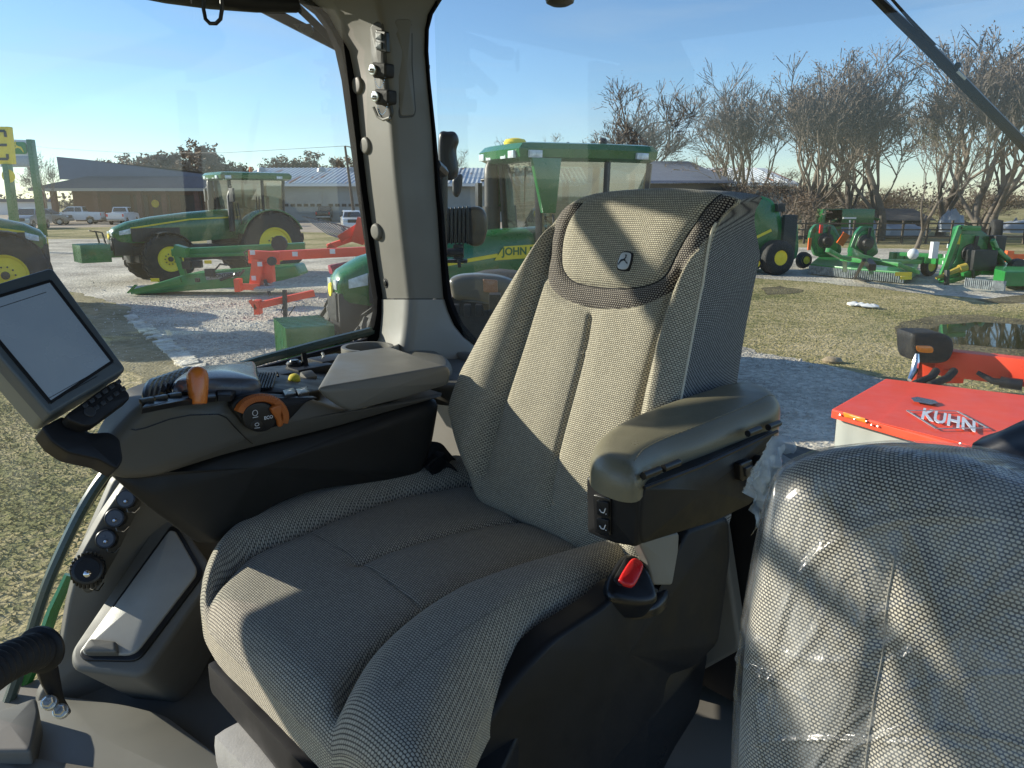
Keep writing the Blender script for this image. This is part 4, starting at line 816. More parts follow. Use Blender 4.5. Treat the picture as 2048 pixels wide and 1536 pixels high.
gm=MB();gm.add([(-1500,-60,0),(1500,-60,0),(1500,1900,0),(-1500,1900,0)],[(0,1,2,3)]);tag(gm.build('ground',gr_m,smooth=False),kind='structure')
sheet('gravel_yard',[(205,598),(250,612),(285,650),(345,700),(430,748),(470,790),(900,900),(1500,900),(1510,700),(1400,660),(1200,600),(1000,575),(760,520),(700,503),(560,500),(420,500),(240,478),(90,478),(-300,480),(-300,560),(110,575)],.004,gv_m,.10,2)
sheet('tan_verge',[(150,585),(250,612),(300,668),(360,715),(440,775),(400,800),(300,790),(245,740),(190,650),(130,600)],.006,dt_m,.10,3)
sheet('gravel_pad',[(1400,552),(1500,556),(1620,563),(1760,578),(1900,592),(2048,608),(2400,640),(2700,590),(2400,535),(2048,512),(1800,497),(1500,494),(1400,500)],.005,gv_m,.15,5)
sheet('gravel_lane',[(1380,690),(1505,703),(1600,722),(1700,742),(1760,757),(1850,775),(2100,830),(2600,1000),(2200,1300),(1500,1300),(1300,900)],.008,gv_m,.08,6,step=.2)
sheet('parking_lot',[(-400,459),(60,457),(300,452),(560,462),(740,468),(900,470),(1500,470),(1500,440),(900,432),(300,430),(-400,428)],.004,lot_m,.3,7,step=2)
sheet('mud_patch',[(1520,577),(1560,572),(1600,578),(1575,588),(1535,590)],.007,mud_m,.1,8);sheet('mud_patch',[(1950,600),(2048,588),(2120,598),(2048,606),(1980,606)],.008,mud_m,.1,9)
sheet('mud_patch',[(1800,650),(1870,632),(1960,630),(2100,645),(2200,690),(2100,716),(1950,710),(1900,700),(1840,680),(1790,668)],.007,mud_m,.12,18)
# concrete kerb strip, cracked slabs
kp_=[G(x,y)[:2] for x,y in ((255,630),(285,655),(330,692),(385,735),(440,772))];rk=random.Random(4)
kc=[];P_=np.array(kp_);L_=[G(262,632),G(292,650),G(350,686),(0,0)]
left=np.array([G(x,y)[:2] for x,y in ((248,634),(268,655),(305,688),(352,726),(400,768),(480,840))]);right=np.array([G(x,y)[:2] for x,y in ((268,630),(298,650),(345,684),(398,722),(452,762),(540,830))])
kb_=MB();N_=34;le=resamp(left,N_+1,False);ri=resamp(right,N_+1,False)
for i in range(N_):
    if rk.random()<.06 and i<14:continue
    g_=.05 if rk.random()<.3 else .0;a0,a1=le[i],le[i+1];b0,b1=ri[i],ri[i+1];t0=g_;t1=1-g_*.5;j=lambda:np.array([rk.gauss(0,.03),rk.gauss(0,.03)])
    q=[a0+(a1-a0)*t0+j(),a0+(a1-a0)*t1+j(),b0+(b1-b0)*t1+j(),b0+(b1-b0)*t0+j()];h_=.035+rk.uniform(-.008,.012)
    kb_.loft([[(*p,.0) for p in q],[(*p,h_) for p in q]])
tag(kb_.build('concrete_kerb',cc_m,bevel=.012),kind='structure')
# puddle
wm=bpy.data.materials.new('puddle_water');wm.use_nodes=True;p=wm.node_tree.nodes['Principled BSDF'];p.inputs['Base Color'].default_value=(.045,.045,.018,1);p.inputs['Roughness'].default_value=.03;p.inputs['IOR'].default_value=1.33;p.inputs['Specular IOR Level'].default_value=.9
sheet('puddle',[(1850,662),(1880,650),(1950,645),(2060,652),(2200,665),(2230,690),(2100,700),(1960,692),(1900,688),(1862,676)],.012,wm,.10,19)
# grass blades where the ground is near
def inpoly(x,y,poly):return bool(inside(np.array([[x,y]]),poly)[0])
def blades(name,regions,n,seed,hmin,hmax,m):
    rr=np.random.RandomState(seed);V=[];F=[];polys=[np.array([G(*p)[:2] for p in r_]) for r_ in regions]
    for poly in polys:
        lo,hi=poly.min(0),poly.max(0);k=0;pp=rr.uniform(lo,hi,(n*3,2));pp=pp[inside(pp,poly)&~inside(pp,np.array([G(*q)[:2] for q in ((1840,665),(1880,645),(1960,640),(2110,655),(2110,705),(1940,698))]))][:n]
        for x,y in pp:
            a=rr.uniform(0,6.28);h=rr.uniform(hmin,hmax);w=rr.uniform(.006,.014);lx,ly=rr.normal(0,h*.55,2);o=len(V)
            V+=[(x-w*math.cos(a),y-w*math.sin(a),0),(x+w*math.cos(a),y+w*math.sin(a),0),(x+lx,y+ly,h)];F.append((o,o+1,o+2))
    return tag(mesh_obj(name,V,F,m,smooth=False),kind='stuff')
bl_m=mat('grass_blades',(.22,.21,.075),.8,vs=.5,col2=(.46,.38,.21),spec=.1)
blades('grass_tufts',[[(-60,780),(90,840),(210,960),(150,1100),(90,1200),(-60,1350)],[(-60,600),(150,660),(240,760),(260,850),(200,930),(0,830)]],7000,5,.012,.035,bl_m)
blades('grass_tufts',[[(1450,572),(1760,590),(2260,625),(2260,860),(1760,755),(1400,685)]],12000,6,.012,.03,bl_m)
def pebbles(name,region,n,seed,m,lo,hi):
    rr=np.random.RandomState(seed);poly=np.array([G(*p)[:2] for p in region]);a_,b_=poly.min(0),poly.max(0);pp=rr.uniform(a_,b_,(n*3,2));pp=pp[inside(pp,poly)][:n];V=[];F=[]
    for x,y in pp:
        s=rr.uniform(lo,hi)*(2 if rr.rand()<.04 else 1);an=rr.uniform(0,6.28);o=len(V);q=rr.uniform(.6,1.2,4)
        for k in range(4):V.append((x+s*q[k]*math.cos(an+k*1.57),y+s*q[k]*math.sin(an+k*1.57),.002))
        V.append((x+rr.normal(0,s*.3),y+rr.normal(0,s*.3),s*rr.uniform(.5,1.0)));F+=[(o,o+1,o+4),(o+1,o+2,o+4),(o+2,o+3,o+4),(o+3,o,o+4)]
    return tag(mesh_obj(name,V,F,m,smooth=False),kind='stuff')
pb_m=mat('loose_stone',(.30,.27,.23),.9,vs=.9,col2=(.62,.58,.50),det=8)
pebbles('loose_stones',[(250,605),(640,590),(760,700),(560,760),(430,745),(340,695)],9000,3,pb_m,.012,.034)
pebbles('loose_stones',[(1480,700),(1600,720),(1760,760),(2060,840),(2060,900),(1480,860)],6000,4,pb_m,.010,.028)
pebbles('loose_stones',[(180,560),(250,612),(430,745),(400,800),(250,740),(190,650)],1500,5,pb_m,.010,.03)
# litter and stones
li=MB();rr=random.Random(8)
for (x,y,s) in ((1708,612,.22),(1722,614,.2),(1738,616,.25),(1746,617,.15)):
    c=G(x,y);li.loft([[c+np.array([s*math.cos(a)*rr.uniform(.5,1.2)*k,s*math.sin(a)*rr.uniform(.5,1.1)*k*1.3,z+rr.uniform(0,.04)]) for a in np.linspace(0,6.28,8)[:-1]] for k,z in ((1,.012),(.9,.05),(.3,.09))])
tag(li.build('litter_sheet',mat('white_litter',(.75,.75,.73),.6)),'crumpled white plastic litter lying on the grass between the pads','litter')
def stone(x,y,s,label,c=(.33,.26,.17)):
    q=G(x,y);m=MB();r_=random.Random(int(x));m.loft([[q+np.array([s*k*math.cos(a)*r_.uniform(.8,1.1),s*.7*k*math.sin(a)*r_.uniform(.8,1.1),z*s]) for a in np.linspace(0,6.28,9)[:-1]] for k,z in ((.9,-.1),(1,.2),(.7,.45),(.2,.5))])
    return tag(m.build('stone',mat('stone_tan',c,.9,var=.25,vs=12,bump=.4,bs=30)),label,'stone')
stone(1664,725,.20,'tan stone lying on the grass above the shaded gravel lane')
stone(108,545,.30,'dark clod behind the left tractor tyre on the gravel',(.06,.05,.045)) if 0 else None
# ================================================================= shared exterior materials
M['jd']=mat('green_tractor_paint',(.010,.128,.030),.30,var=.08,vs=2,coat=.5)
M['jdl']=mat('green_implement_paint',(.022,.22,.045),.38,var=.12,vs=3,coat=.3)
M['rim']=mat('yellow_rim_paint',(.86,.66,.035),.45,var=.06,vs=3)
M['tyre']=mat('tyre_rubber',(.020,.019,.018),.75,var=.35,vs=7,bump=.4,bs=40)
M['blackm']=mat('black_metal',(.018,.018,.020),.45,var=.2,vs=6)
M['kred']=mat('red_implement_paint',(.86,.075,.028),.45,var=.05,vs=2,coat=.05)
M['or']=mat('orange_paint',(.80,.13,.02),.35,var=.08,vs=5)
M['amber']=mat('amber_lens',(.85,.26,.02),.2,var=.1,vs=60,coat=.5)
M['vg']=glass_mat('vehicle_glass',tint=(.38,.47,.45),refl=.22,dust=.02)
M['dg']=mat('dark_tinted_glass',(.015,.02,.024),.06,var=.1,spec=.8,coat=.6)
M['lamp']=mat('headlight_lens',(.55,.62,.66),.12,var=.25,vs=14,coat=.8)
M['wp']=mat('white_car_paint',(.72,.73,.74),.25,var=.02,coat=.7)
M['sp']=mat('silver_car_paint',(.32,.34,.35),.3,metal=.4,var=.03,coat=.6)
M['bp']=mat('black_car_paint',(.02,.022,.025),.25,var=.1,coat=.7)
M['tp']=mat('taupe_car_paint',(.16,.155,.15),.3,metal=.3,var=.04,coat=.6)
M['steel']=mat('bare_steel',(.35,.34,.32),.35,metal=.8,var=.2,vs=12)
M['grey2']=mat('galvanised_chain',(.33,.35,.36),.5,metal=.4,var=.35,vs=25)
M['tarp']=mat('white_tarp',(.42,.46,.52),.6,var=.08,vs=1)
M['seatbg']=mat('cab_seat_vinyl',(.20,.19,.15),.6)
# ================================================================= wheels
def wheel(parent,x,y,r,w,rim_r,ag=True,name='wheel',rimm=None,k=40,side=1,hub=True,dish=.12):
    """axle along y, centre at (x,y,r)"""
    c=(x,y-w/2,r);m=MB();pr=[(0.02,rim_r),(.0,rim_r*1.08),(0,rim_r+(r-rim_r)*.45),(.03*w/.5,r*.93),(w*.14,r*.985),(w*.3,r),(w*.7,r),(w*.86,r*.985),(w-.03*w/.5,r*.93),(w,rim_r+(r-rim_r)*.45),(w,rim_r*1.08),(w-.02,rim_r)]
    m.lathe(c,(0,1,0),pr,k,cap=False)
    if ag:
        n=int(18*(1 if r>.6 else .8));lh=r*.055
        for s_ in (0,1):
            for i in range(n):
                a=2*math.pi*(i+.5*s_)/n;pts=[]
                for t in (0,.5,1):
                    yy=(w/2)+(w*.53*(1-t))*(1 if s_ else -1) if True else 0
                    aa=a+ (t*.20-.10)*1.6;rad=r*(1+.0)-(.06*r if t==0 else 0)
                    pts.append((aa,yy,rad))
                vs=[]
                for (aa,yy,rad) in pts:
                    da=.030
                    for (d_,h_) in ((-da,-.02),(da,-.02),(da*.7,lh),(-da*.7,lh)):
                        vs.append((x+(rad+h_)*math.cos(aa+d_),y-w/2+yy,r+(rad+h_)*math.sin(aa+d_)))
                m.add(vs,[(4*q+j,4*q+(j+1)%4,4*q+4+(j+1)%4,4*q+4+j) for q in range(2) for j in range(4)]+[(0,1,2,3),(11,10,9,8)])
    wh=m.build(name,M['tyre'],parent,cut=50)
    m=MB();s=side;yc=y+s*(w/2)
    m.lathe((x,yc-s*.02,r),(0,s,0),[(0,rim_r*1.02),(.015,rim_r*1.0),(.0,rim_r*.92),(-dish*.35,rim_r*.88),(-dish*.5,rim_r*.62),(-dish*.5,rim_r*.30),(-dish*.4,rim_r*.26),(-dish*.3,rim_r*.12),(-dish*.3,.001)],k,cap=False)
    m.lathe((x,yc-s*w*.8,r),(0,s,0),[(0,rim_r*.97),(.02,rim_r*.97)],k)
    rm=m.build('rim',rimm or M['rim'],wh,cut=45)
    if hub:
        m=MB()
        for i in range(10):
            a=i*math.pi/5;m.lathe((x+rim_r*.42*math.cos(a),yc-s*(dish*.5+.01),r+rim_r*.42*math.sin(a)),(0,s,0),[(-.02,rim_r*.045),(.03,rim_r*.045)],6)
        m.lathe((x,yc-s*dish*.5,r),(0,s,0),[(0,rim_r*.2),(.07,rim_r*.19),(.08,rim_r*.1)],14)
        m.build('wheel_nuts',M['blackm'],wh)
    return wh
# ================================================================= TRACTOR
def tractor(loc,rz,label,modern=False,group=None,scale=1,decal='8R',wb=3.1,weights='block',hext=0,fr=.82):
    t=empty('farm_tractor',(0,0,0),label,'tractor',group)
    rw,rr_=.62,1.05
    for s in (1,-1):
        wheel(t,0,s*1.0,rr_,.62,.56,side=s,dish=.16);wheel(t,wb,s*.95,fr,.5,fr*.51,side=s,dish=.10)
    if modern:
        for s in (1,-1): wheel(t,-.05,s*2.12,1.09,.62,.56,side=s,dish=.2)
    # chassis
    m=MB();m.box((wb/2,0,.85),(wb+.5,.5,.5));m.box((wb,0,.75),(.35,1.6,.22));m.box((0,0,.95),(.6,1.9,.3));m.box((.9,0,.75),(1.2,1.0,.35));m.build('chassis',M['blackm'],t,bevel=.03)
    # hood : loft of sections along x
    sec_=[(.75,1.30,2.20,.50,.44),(1.4,1.25,2.18,.50,.42),(2.2,1.20,2.10,.48,.38),(3.0,1.20,1.98,.44,.33),(3.55,1.22,1.84,.40,.28),(3.85,1.28,1.68,.33,.20),(3.93,1.40,1.56,.26,.14)]
    rings=[]
    for (x,z0,z1,hw,tw) in sec_:
        h=z1-z0;ring=[(x,-hw*.9,z0),(x,-hw,z0+h*.25),(x,-hw,z0+h*.62),(x,-hw*.96,z0+h*.80),(x,-tw,z0+h*.93),(x,-tw*.5,z1),(x,0,z1+.01),(x,tw*.5,z1),(x,tw,z0+h*.93),(x,hw*.96,z0+h*.80),(x,hw,z0+h*.62),(x,hw,z0+h*.25),(x,hw*.9,z0)]
        rings.append(ring)
    m=MB();m.loft(rings);hood=m.build('hood',M['jd'],t,cut=50)
    # grille & lower panels
    m=MB();m.box((3.72,0,1.12),(.42,.62,.55));m.box((3.9,0,1.2),(.12,.5,.4));m.build('grille',M['blackm'],hood,bevel=.04)
    for s in (1,-1):
        m=MB();x0=2.3
        for i in range(9):m.box((2.55+i*.11,s*.462,1.46-.004*i),(.03,.03,.36))
        m.box((3.0,s*.455,1.46),(1.1,.03,.40));m.build('side_screen',M['blackm'],hood)
        m=MB();m.loft([[(3.60,s*.36,1.52),(3.60,s*.385,1.72),(3.3,s*.43,1.80),(3.3,s*.425,1.66)],[(3.93,s*.20,1.50),(3.90,s*.19,1.60),(3.5,s*.42,1.78),(3.5,s*.43,1.60)]]);m.v=[];m.f=[];m.m=[]
        m.loft([[(3.55,s*.395,1.50),(3.55,s*.395,1.66),(3.78,s*.345,1.58),(3.78,s*.35,1.46)],[(3.55,s*.425,1.50),(3.55,s*.425,1.66),(3.80,s*.37,1.58),(3.80,s*.37,1.46)]])
        m.box((3.90,s*.16,1.50),(.08,.2,.13));m.build('headlight',M['lamp'],hood,bevel=.01)
        # yellow stripe
        m=MB();yy=s*.512
        if modern: m.loft([[(.78,yy,1.80),(.78,yy,1.99),(1.60,yy,1.96),(1.75,yy,1.77)],[(.78,yy+s*.006,1.80),(.78,yy+s*.006,1.99),(1.60,yy+s*.006,1.96),(1.75,yy+s*.006,1.77)]])
        if modern: m.beam((1.7,s*.508,1.84),(3.5,s*.42,1.60),.02,.05)
        else: m.beam((.8,yy*.99,1.96),(2.2,s*.492,1.90),.02,.045);m.beam((2.2,s*.492,1.90),(3.55,s*.41,1.66),.02,.045)
        st=m.build('hood_stripe',M['rim'],hood)
        if modern:
            text('stripe_text','JOHN DEERE',M['jd'],.15,(1.20,s*.522,1.885),(-s*1,0,0),(0,0,1),st,thick=.003,bold=.004)
            text('model_text',decal,M['rim'],.16,(3.12,s*.475,1.66),(-s*1,s*-.02,0),(0,0,1),hood,thick=.004)
    # front emblem
    m=MB();m.lathe((3.95,0,1.42),(1,0,0),[(0,.10),(.02,.09)],16);m.build('front_badge',M['rim'],hood)
    # fenders
    for s in (1,-1):
        m=MB();pr=[];n=12
        for i in range(n+1):
            a=math.radians(20+i*135/n);pr.append(((rr_+.10)*math.cos(a),rr_+(rr_+.10)*math.sin(a)))
        inn_=[((rr_+.06)*math.cos(math.radians(20+i*135/n)),rr_+(rr_+.06)*math.sin(math.radians(20+i*135/n))) for i in range(n,-1,-1)]
        m.prism(pr+inn_,s*.62,s*1.22,'y');m.build('rear_fender',M['jd'],t,cut=30)
        m=MB();pr=[((fr+.08)*math.cos(math.radians(a))+wb,fr+(fr+.08)*math.sin(math.radians(a))) for a in range(70,151,10)];inn_=[((fr+.055)*math.cos(math.radians(a))+wb,fr+(fr+.055)*math.sin(math.radians(a))) for a in range(150,69,-10)]
        m.prism(pr+inn_,s*.72,s*1.18,'y')
        if not modern:m.build('front_fender',M['blackm'],t,cut=30)
    # cab
    cz0,cz1=1.45,3.12;cf,cbk=1.05,-.62;hw=.78
    cb=MB();cb.box((.25,0,1.62),(1.7,1.5,.5));cb.box((.3,.0,1.35),(1.2,1.7,.25));cbo=cb.build('cab_base',M['jd'],t,bevel=.05)
    for s in (1,-1):
        m=MB()
        m.beam((cf-.02,s*.55,1.5),(cf+.06,s*.60,cz1),.09,.09);m.beam((.12,s*.76,1.6),(.10,s*.80,cz1),.08,.07);m.beam((cbk,s*.66,1.85),(cbk-.06,s*.72,cz1),.10,.09);m.beam((cf,s*.6,1.62),(cbk,s*.72,1.9),.05,.06)
        m.build('cab_post',M['blackm'],t,bevel=.01)
        m=MB();m.add([(cf+.0,s*.60,1.55),(.12,s*.78,1.62),(.11,s*.80,cz1),(cf+.06,s*.62,cz1)],[(0,1,2,3)]);m.build('door_glass',M['vg'],t,smooth=False)
        m=MB();m.add([(.12,s*.78,1.62),(cbk,s*.70,1.9),(cbk-.06,s*.73,cz1),(.10,s*.80,cz1)],[(0,1,2,3)]);m.build('side_glass',M['vg'],t,smooth=False)
    m=MB();m.add([(cf+.03,-.55,1.7),(cf+.03,.55,1.7),(cf+.09,.60,cz1),(cf+.09,-.60,cz1)],[(0,1,2,3)]);m.build('windscreen',M['vg'],t,smooth=False)
    m=MB();m.add([(cbk,-.66,1.9),(cbk,.66,1.9),(cbk-.06,.70,cz1),(cbk-.06,-.70,cz1)],[(0,1,2,3)]);m.build('rear_glass',M['vg'],t,smooth=False)
    # roof
    m=MB();rf=[]
    for z,e in ((cz1,.0),(cz1+.05,.10),(cz1+.16,.12),(cz1+.24,.04),(cz1+.26,-.12)):
        rf.append([(cf+.28+e,-.70-e*.6,z),(cf+.34+e,-.35,z),(cf+.34+e,.35,z),(cf+.28+e,.70+e*.6,z),(.2,.90+e,z),(cbk-.18-e,.84+e*.6,z),(cbk-.24-e,.3,z),(cbk-.24-e,-.3,z),(cbk-.18-e,-.84-e*.6,z),(.2,-.90-e,z)])
    if modern: rf=[[(x if x>0 else x*.84,y*.88,z) for x,y,z in q_] for q_ in rf]
    m.loft(rf);roof=m.build('cab_roof',M['jd'],t,cut=35)
    m=MB()
    for (x,y) in ((cf+.42,.5),(cf+.42,-.5),(cf+.42,.25),(cf+.42,-.25))+(() if modern else ((cbk-.34,.5),(cbk-.34,-.5))):m.box((x,y,cz1+.09),(.05,.17,.10))
    for y in (.88,-.88): m.box((cf+.18,y*(.84 if modern else .95),cz1+.09),(.2,.05,.1));m.box((-.45,y*(.98 if modern else 1.08),cz1+.09),(.2,.05,.09))
    m.build('roof_light',M['lamp'],roof,bevel=.01)
    if modern:
        m=MB();m.lathe((cf+.05,-.15,cz1+.25),(0,0,1),[(0,.16),(.05,.17),(.09,.14),(.11,.05)],20);m.build('gps_receiver',M['rim'],roof)
        m=MB();m.sph((-.1,.35,cz1+.30),.07,12);m.sph((.35,.1,cz1+.28),.035,8);m.build('antenna',M['blackm'],roof)
    else:
        m=MB();m.lathe((-.1,-.45,cz1+.24),(0,0,1),[(0,.05),(.10,.05),(.12,.06),(.22,.05),(.24,.02)],12);m.build('beacon',M['or'],roof)
    # interior
    m=MB();m.box((-.05,0,1.95),(.5,.5,.16));m.box((-.30,0,2.3),(.14,.48,.62));m.build('driver_seat',M['seatbg'],t,bevel=.05)
    m=MB();m.beam((.72,0,1.7),(.52,0,2.20),.16,.14);sw_=m.build('steering_column',M['grey2'],t,bevel=.02)
    m=MB();c_=Vector((.46,0,2.26));axv=Vector((.45,0,-.9)).normalized();u_=Vector((0,1,0));v_=axv.cross(u_);m.tube([c_+(u_*math.cos(a)+v_*math.sin(a))*.2 for a in np.linspace(0,6.283,25)],.018,6,cap=False);m.beam(c_-u_*.19,c_+u_*.19,.03,.02);m.build('steering_wheel',M['blackm'],sw_)
    # exhaust right
    m=MB();m.tube([(1.25,-.68,1.5),(1.25,-.68,2.9),(1.25,-.69,3.05),(1.20,-.72,3.2),(1.10,-.76,3.28)],[.11,.11,.10,.085,.075],14);m.tube([(1.25,-.68,1.6),(1.25,-.68,2.5)],.14,14);m.build('exhaust_stack',M['blackm'],t)
    m=MB();m.tube([(1.18,.70,1.5),(1.18,.70,2.6),(1.12,.70,2.75)],.09,12)
    if not modern:m.build('air_intake',M['blackm'],t)
    # mirrors
    for s in ((-1,) if modern else (1,-1)):
        m=MB();m.tube([(cf+.05,s*.65,2.95),(cf+.2,s*1.05,2.9)],.025,8);m.box((cf+.22,s*1.12,2.65),(.07,.22,.42),rz=s*.2);m.build('mirror',M['blackm'],t,bevel=.02)
    # steps (left side) and tank
    m=MB()
    for i in range(4):m.box((.62,.95+.05*i,1.35-.28*i),(.42,.28,.05))
    m.beam((.42,.9,1.4),(.42,1.15,.45),.04,.05);m.beam((.82,.9,1.4),(.82,1.15,.45),.04,.05);m.build('steps',M['blackm'],t)
    m=MB();m.box((.95,-.72,1.0),(1.0,.45,.55));m.build('fuel_tank',M['blackm'],t,bevel=.08)
    m=MB();m.tube([(.35,.92,1.5),(.30,.95,2.6)],.018,6);m.tube([(.9,.90,1.5),(.98,.80,2.4)],.018,6);m.build('hand_rail',M['blackm'],t)
    # front weights
    m=MB()
    if weights=='block':
        m.box((4.35,0,.95),(.62,.95,.52))
        for i in range(9):m.box((4.35,-.44+i*.11,.955),(.632,.018,.53))
        m.box((4.0,0,.9),(.5,.4,.2))
        m.build('front_weight',M['jd'],t,bevel=.08)
        m=MB();m.tube([(4.1,.35,1.2),(4.15,.35,1.55),(4.3,.3,1.6)],.02,6);m.tube([(4.1,-.35,1.2),(4.15,-.35,1.55),(4.3,-.3,1.6)],.02,6);
        if not modern:m.build('hitch_rail',M['blackm'],t)
    if modern:
        m=MB();m.beam((.05,.815,2.95),(.02,.815,2.55),.30,.05,up=(1,0,0));m.v=[];m.f=[];m.m=[]
        m.prism([(1.30,3.16),(.84,3.16),(.92,2.42),(1.12,2.42)],.70,.78,'y');m.prism([(1.30,3.16),(.84,3.16),(.92,2.42),(1.12,2.42)],-.78,-.70,'y');m.build('post_panel',M['jd'],t,bevel=.01)
        m=MB()
        for s in (1,-1): m.beam((cf+.1,.28*s,3.05),(.98,-.1*s,2.1),.02,.03)
        m.build('windscreen_wiper',M['blackm'],t)
    if hext:
        def stretch(o):
            for v in o.data.vertices:
                if v.co.x>1.4:v.co.x+=hext*(v.co.x-1.4)/2.55
            for c_ in o.children:stretch(c_)
        for ch in t.children:
            if ch.name.split('.')[0] in ('hood','front_weight','hitch_rail','chassis'):stretch(ch)
    t.location=tuple(loc);t.rotation_euler=(0,0,rz);t.scale=(scale,)*3
    return t
nb=tractor((1.10,11.9,0),math.radians(-154),'green tractor parked beside the cab, yellow stripe lettered JOHN DEERE, dark exhaust stack',True,scale=1.0)
for ch in nb.children:
    if ch.name.split('.')[0] in ('hood','cab_base','cab_post','door_glass','side_glass','windscreen','rear_glass','cab_roof','driver_seat','steering_column','exhaust_stack','air_intake','mirror','hand_rail','post_panel','windscreen_wiper','rear_fender'): ch.location.z+=.2
ft=tractor((-9.75,29.4,0),math.radians(222),'green tractor with plain hood and orange beacon, side on, in front of the warehouse',False,scale=1.12,wb=3.35,hext=.75,fr=.74)
wq=Y(4,508,18.6);cq,sq=math.cos(math.radians(33)),math.sin(math.radians(33))
lt_=tractor((wq[0]-(3.72*cq+1.4*sq),wq[1]-(3.72*sq-1.4*cq),0),math.radians(33),'green tractor cut off by the left edge, only its big yellow wheel showing',False,scale=1.2,weights='none')
nbq=np.array([1.05,11.25,0])
# ================================================================= road vehicles
def truck(loc,rz,paint,label,kind='pickup',group='cars parked by the buildings',s=1):
    nm={'pickup':'pickup_truck','suv':'suv','car':'car'}[kind];t=empty(nm,(0,0,0),label,{'pickup':'pickup truck','suv':'suv','car':'car'}[kind],group)
    if kind=='pickup':
        body=[(-2.85,.55),(-2.9,.75),(-2.88,1.35),(-1.15,1.38),(-1.0,1.42),(1.15,1.38),(2.55,1.25),(2.85,1.05),(2.9,.6),(2.75,.45),(2.35,.45),(2.25,.75),(1.95,.9),(1.6,.75),(1.5,.45),(-1.25,.45),(-1.35,.75),(-1.7,.92),(-2.1,.75),(-2.2,.45),(-2.7,.45)]
        gh=[(-1.05,1.38),(-.92,1.95),(-.6,2.0),(.55,1.98),(1.25,1.38)];wx=(1.92,-1.72);L_=2.9
    elif kind=='suv':
        body=[(-2.3,.5),(-2.35,1.1),(-2.3,1.3),(1.1,1.22),(2.2,1.1),(2.4,.8),(2.4,.5),(2.0,.4),(1.9,.7),(1.5,.82),(1.1,.7),(1.0,.4),(-1.0,.4),(-1.1,.7),(-1.45,.82),(-1.85,.7),(-1.95,.4),(-2.2,.4)]
        gh=[(-2.28,1.28),(-2.05,1.78),(-1.6,1.84),(.2,1.80),(1.0,1.22)];wx=(1.5,-1.45);L_=2.4
    else:
        body=[(-2.2,.45),(-2.25,.95),(-1.6,1.05),(.8,.98),(1.9,.85),(2.2,.65),(2.2,.4),(1.8,.35),(1.7,.6),(1.35,.7),(1.0,.6),(.9,.35),(-.95,.35),(-1.05,.6),(-1.4,.7),(-1.75,.6),(-1.85,.35),(-2.1,.35)]
        gh=[(-1.7,1.03),(-1.0,1.40),(-.4,1.45),(.1,1.42),(.85,.98)];wx=(1.35,-1.4);L_=2.2
    m=MB();m.prism(body,-.95,.95);b=m.build('body',paint,t,bevel=.06)
    m=MB();n=len(gh);m.add([(x,-.90+(.16 if z>1.5*gh[0][1]/1.4 or z>gh[0][1]+.2 else 0),z) for x,z in gh]+[(x,.90-(.16 if z>gh[0][1]+.2 else 0),z) for x,z in gh],[tuple(range(n)),tuple(range(2*n-1,n-1,-1))]+[(i,(i+1)%n,n+(i+1)%n,n+i) for i in range(n)])
    m.build('cabin_roof',paint,t,bevel=.04)
    gx0,gx1=gh[0][0],gh[-1][0];z0=gh[0][1]+.04;z1=gh[2][1]-.10
    for s_ in (1,-1):
        m=MB();xa,xb=gh[1][0]+.08,gh[-2][0]-.02;mid=(xa+xb)/2
        m.add([(xa-.08*(1 if kind=='pickup' else .3),s_*.905,z0),(mid-.04,s_*.905,z0),(mid-.04,s_*.80,z1),(xa,s_*.80,z1)],[(0,1,2,3)]);m.add([(mid+.04,s_*.905,z0),(gx1-.15,s_*.905,z0),(xb,s_*.80,z1),(mid+.04,s_*.80,z1)],[(0,1,2,3)])
        m.v=[(x,y+s_*.012,z) for x,y,z in m.v];m.build('side_window',M['dg'],t,smooth=False)
        m=MB();m.box((gx1-.25,s_*1.06,z0+.02),(.12,.2,.16));m.build('wing_mirror',M['blackm'],t,bevel=.02)
        m=MB();m.box((L_-.08,s_*.72,.95 if kind!='car' else .68),(.12,.34,.16));m.build('headlight',M['lamp'],t,bevel=.02)
        m=MB();m.box((-L_+.02,s_*.84,1.08 if kind!='car' else .8),(.08,.16,.3));m.build('tail_light',M['red'],t,bevel=.01)
    x0,z_0=gh[-1];x1,z_1=gh[-2];m=MB();m.add([(x0+.01,-.80,z_0+.05),(x0+.01,.80,z_0+.05),(x1+.06,.66,z_1-.05),(x1+.06,-.66,z_1-.05)],[(0,1,2,3)]);m.build('windscreen',M['dg'],t,smooth=False)
    x0,z_0=gh[0];x1,z_1=gh[1];m=MB();m.add([(x0-.03,-.74,z_0+.1),(x0-.03,.74,z_0+.1),(x1-.04,.62,z_1-.04),(x1-.04,-.62,z_1-.04)],[(0,1,2,3)]);m.build('rear_window',M['dg'],t,smooth=False)
    m=MB();m.box((L_-.0,0,.55 if kind!='car' else .42),(.16,1.84,.24));m.box((-L_+.02,0,.6 if kind!='car' else .48),(.16,1.84,.22));m.build('bumper',M['steel'] if kind=='pickup' else paint,t,bevel=.04)
    m=MB();m.box((L_-.03,0,.92 if kind!='car' else .62),(.08,1.05,.3 if kind!='car' else .16));m.build('grille',M['blackm'],t,bevel=.02)
    for x in wx:
        for s_ in (1,-1):wheel(t,x,s_*.84,.39 if kind!='car' else .33,.26,.24,ag=False,rimm=M['steel'],k=20,side=s_,hub=False,dish=.05)
    t.location=tuple(loc);t.rotation_euler=(0,0,rz);t.scale=(s,s,s);return t
def gp(x,y): p=G(x,y);return (p[0],p[1],0)
D_=math.radians
truck(gp(64,457),D_(-78),M['sp'],'silver pickup facing the camera just above the left tractor wheel')
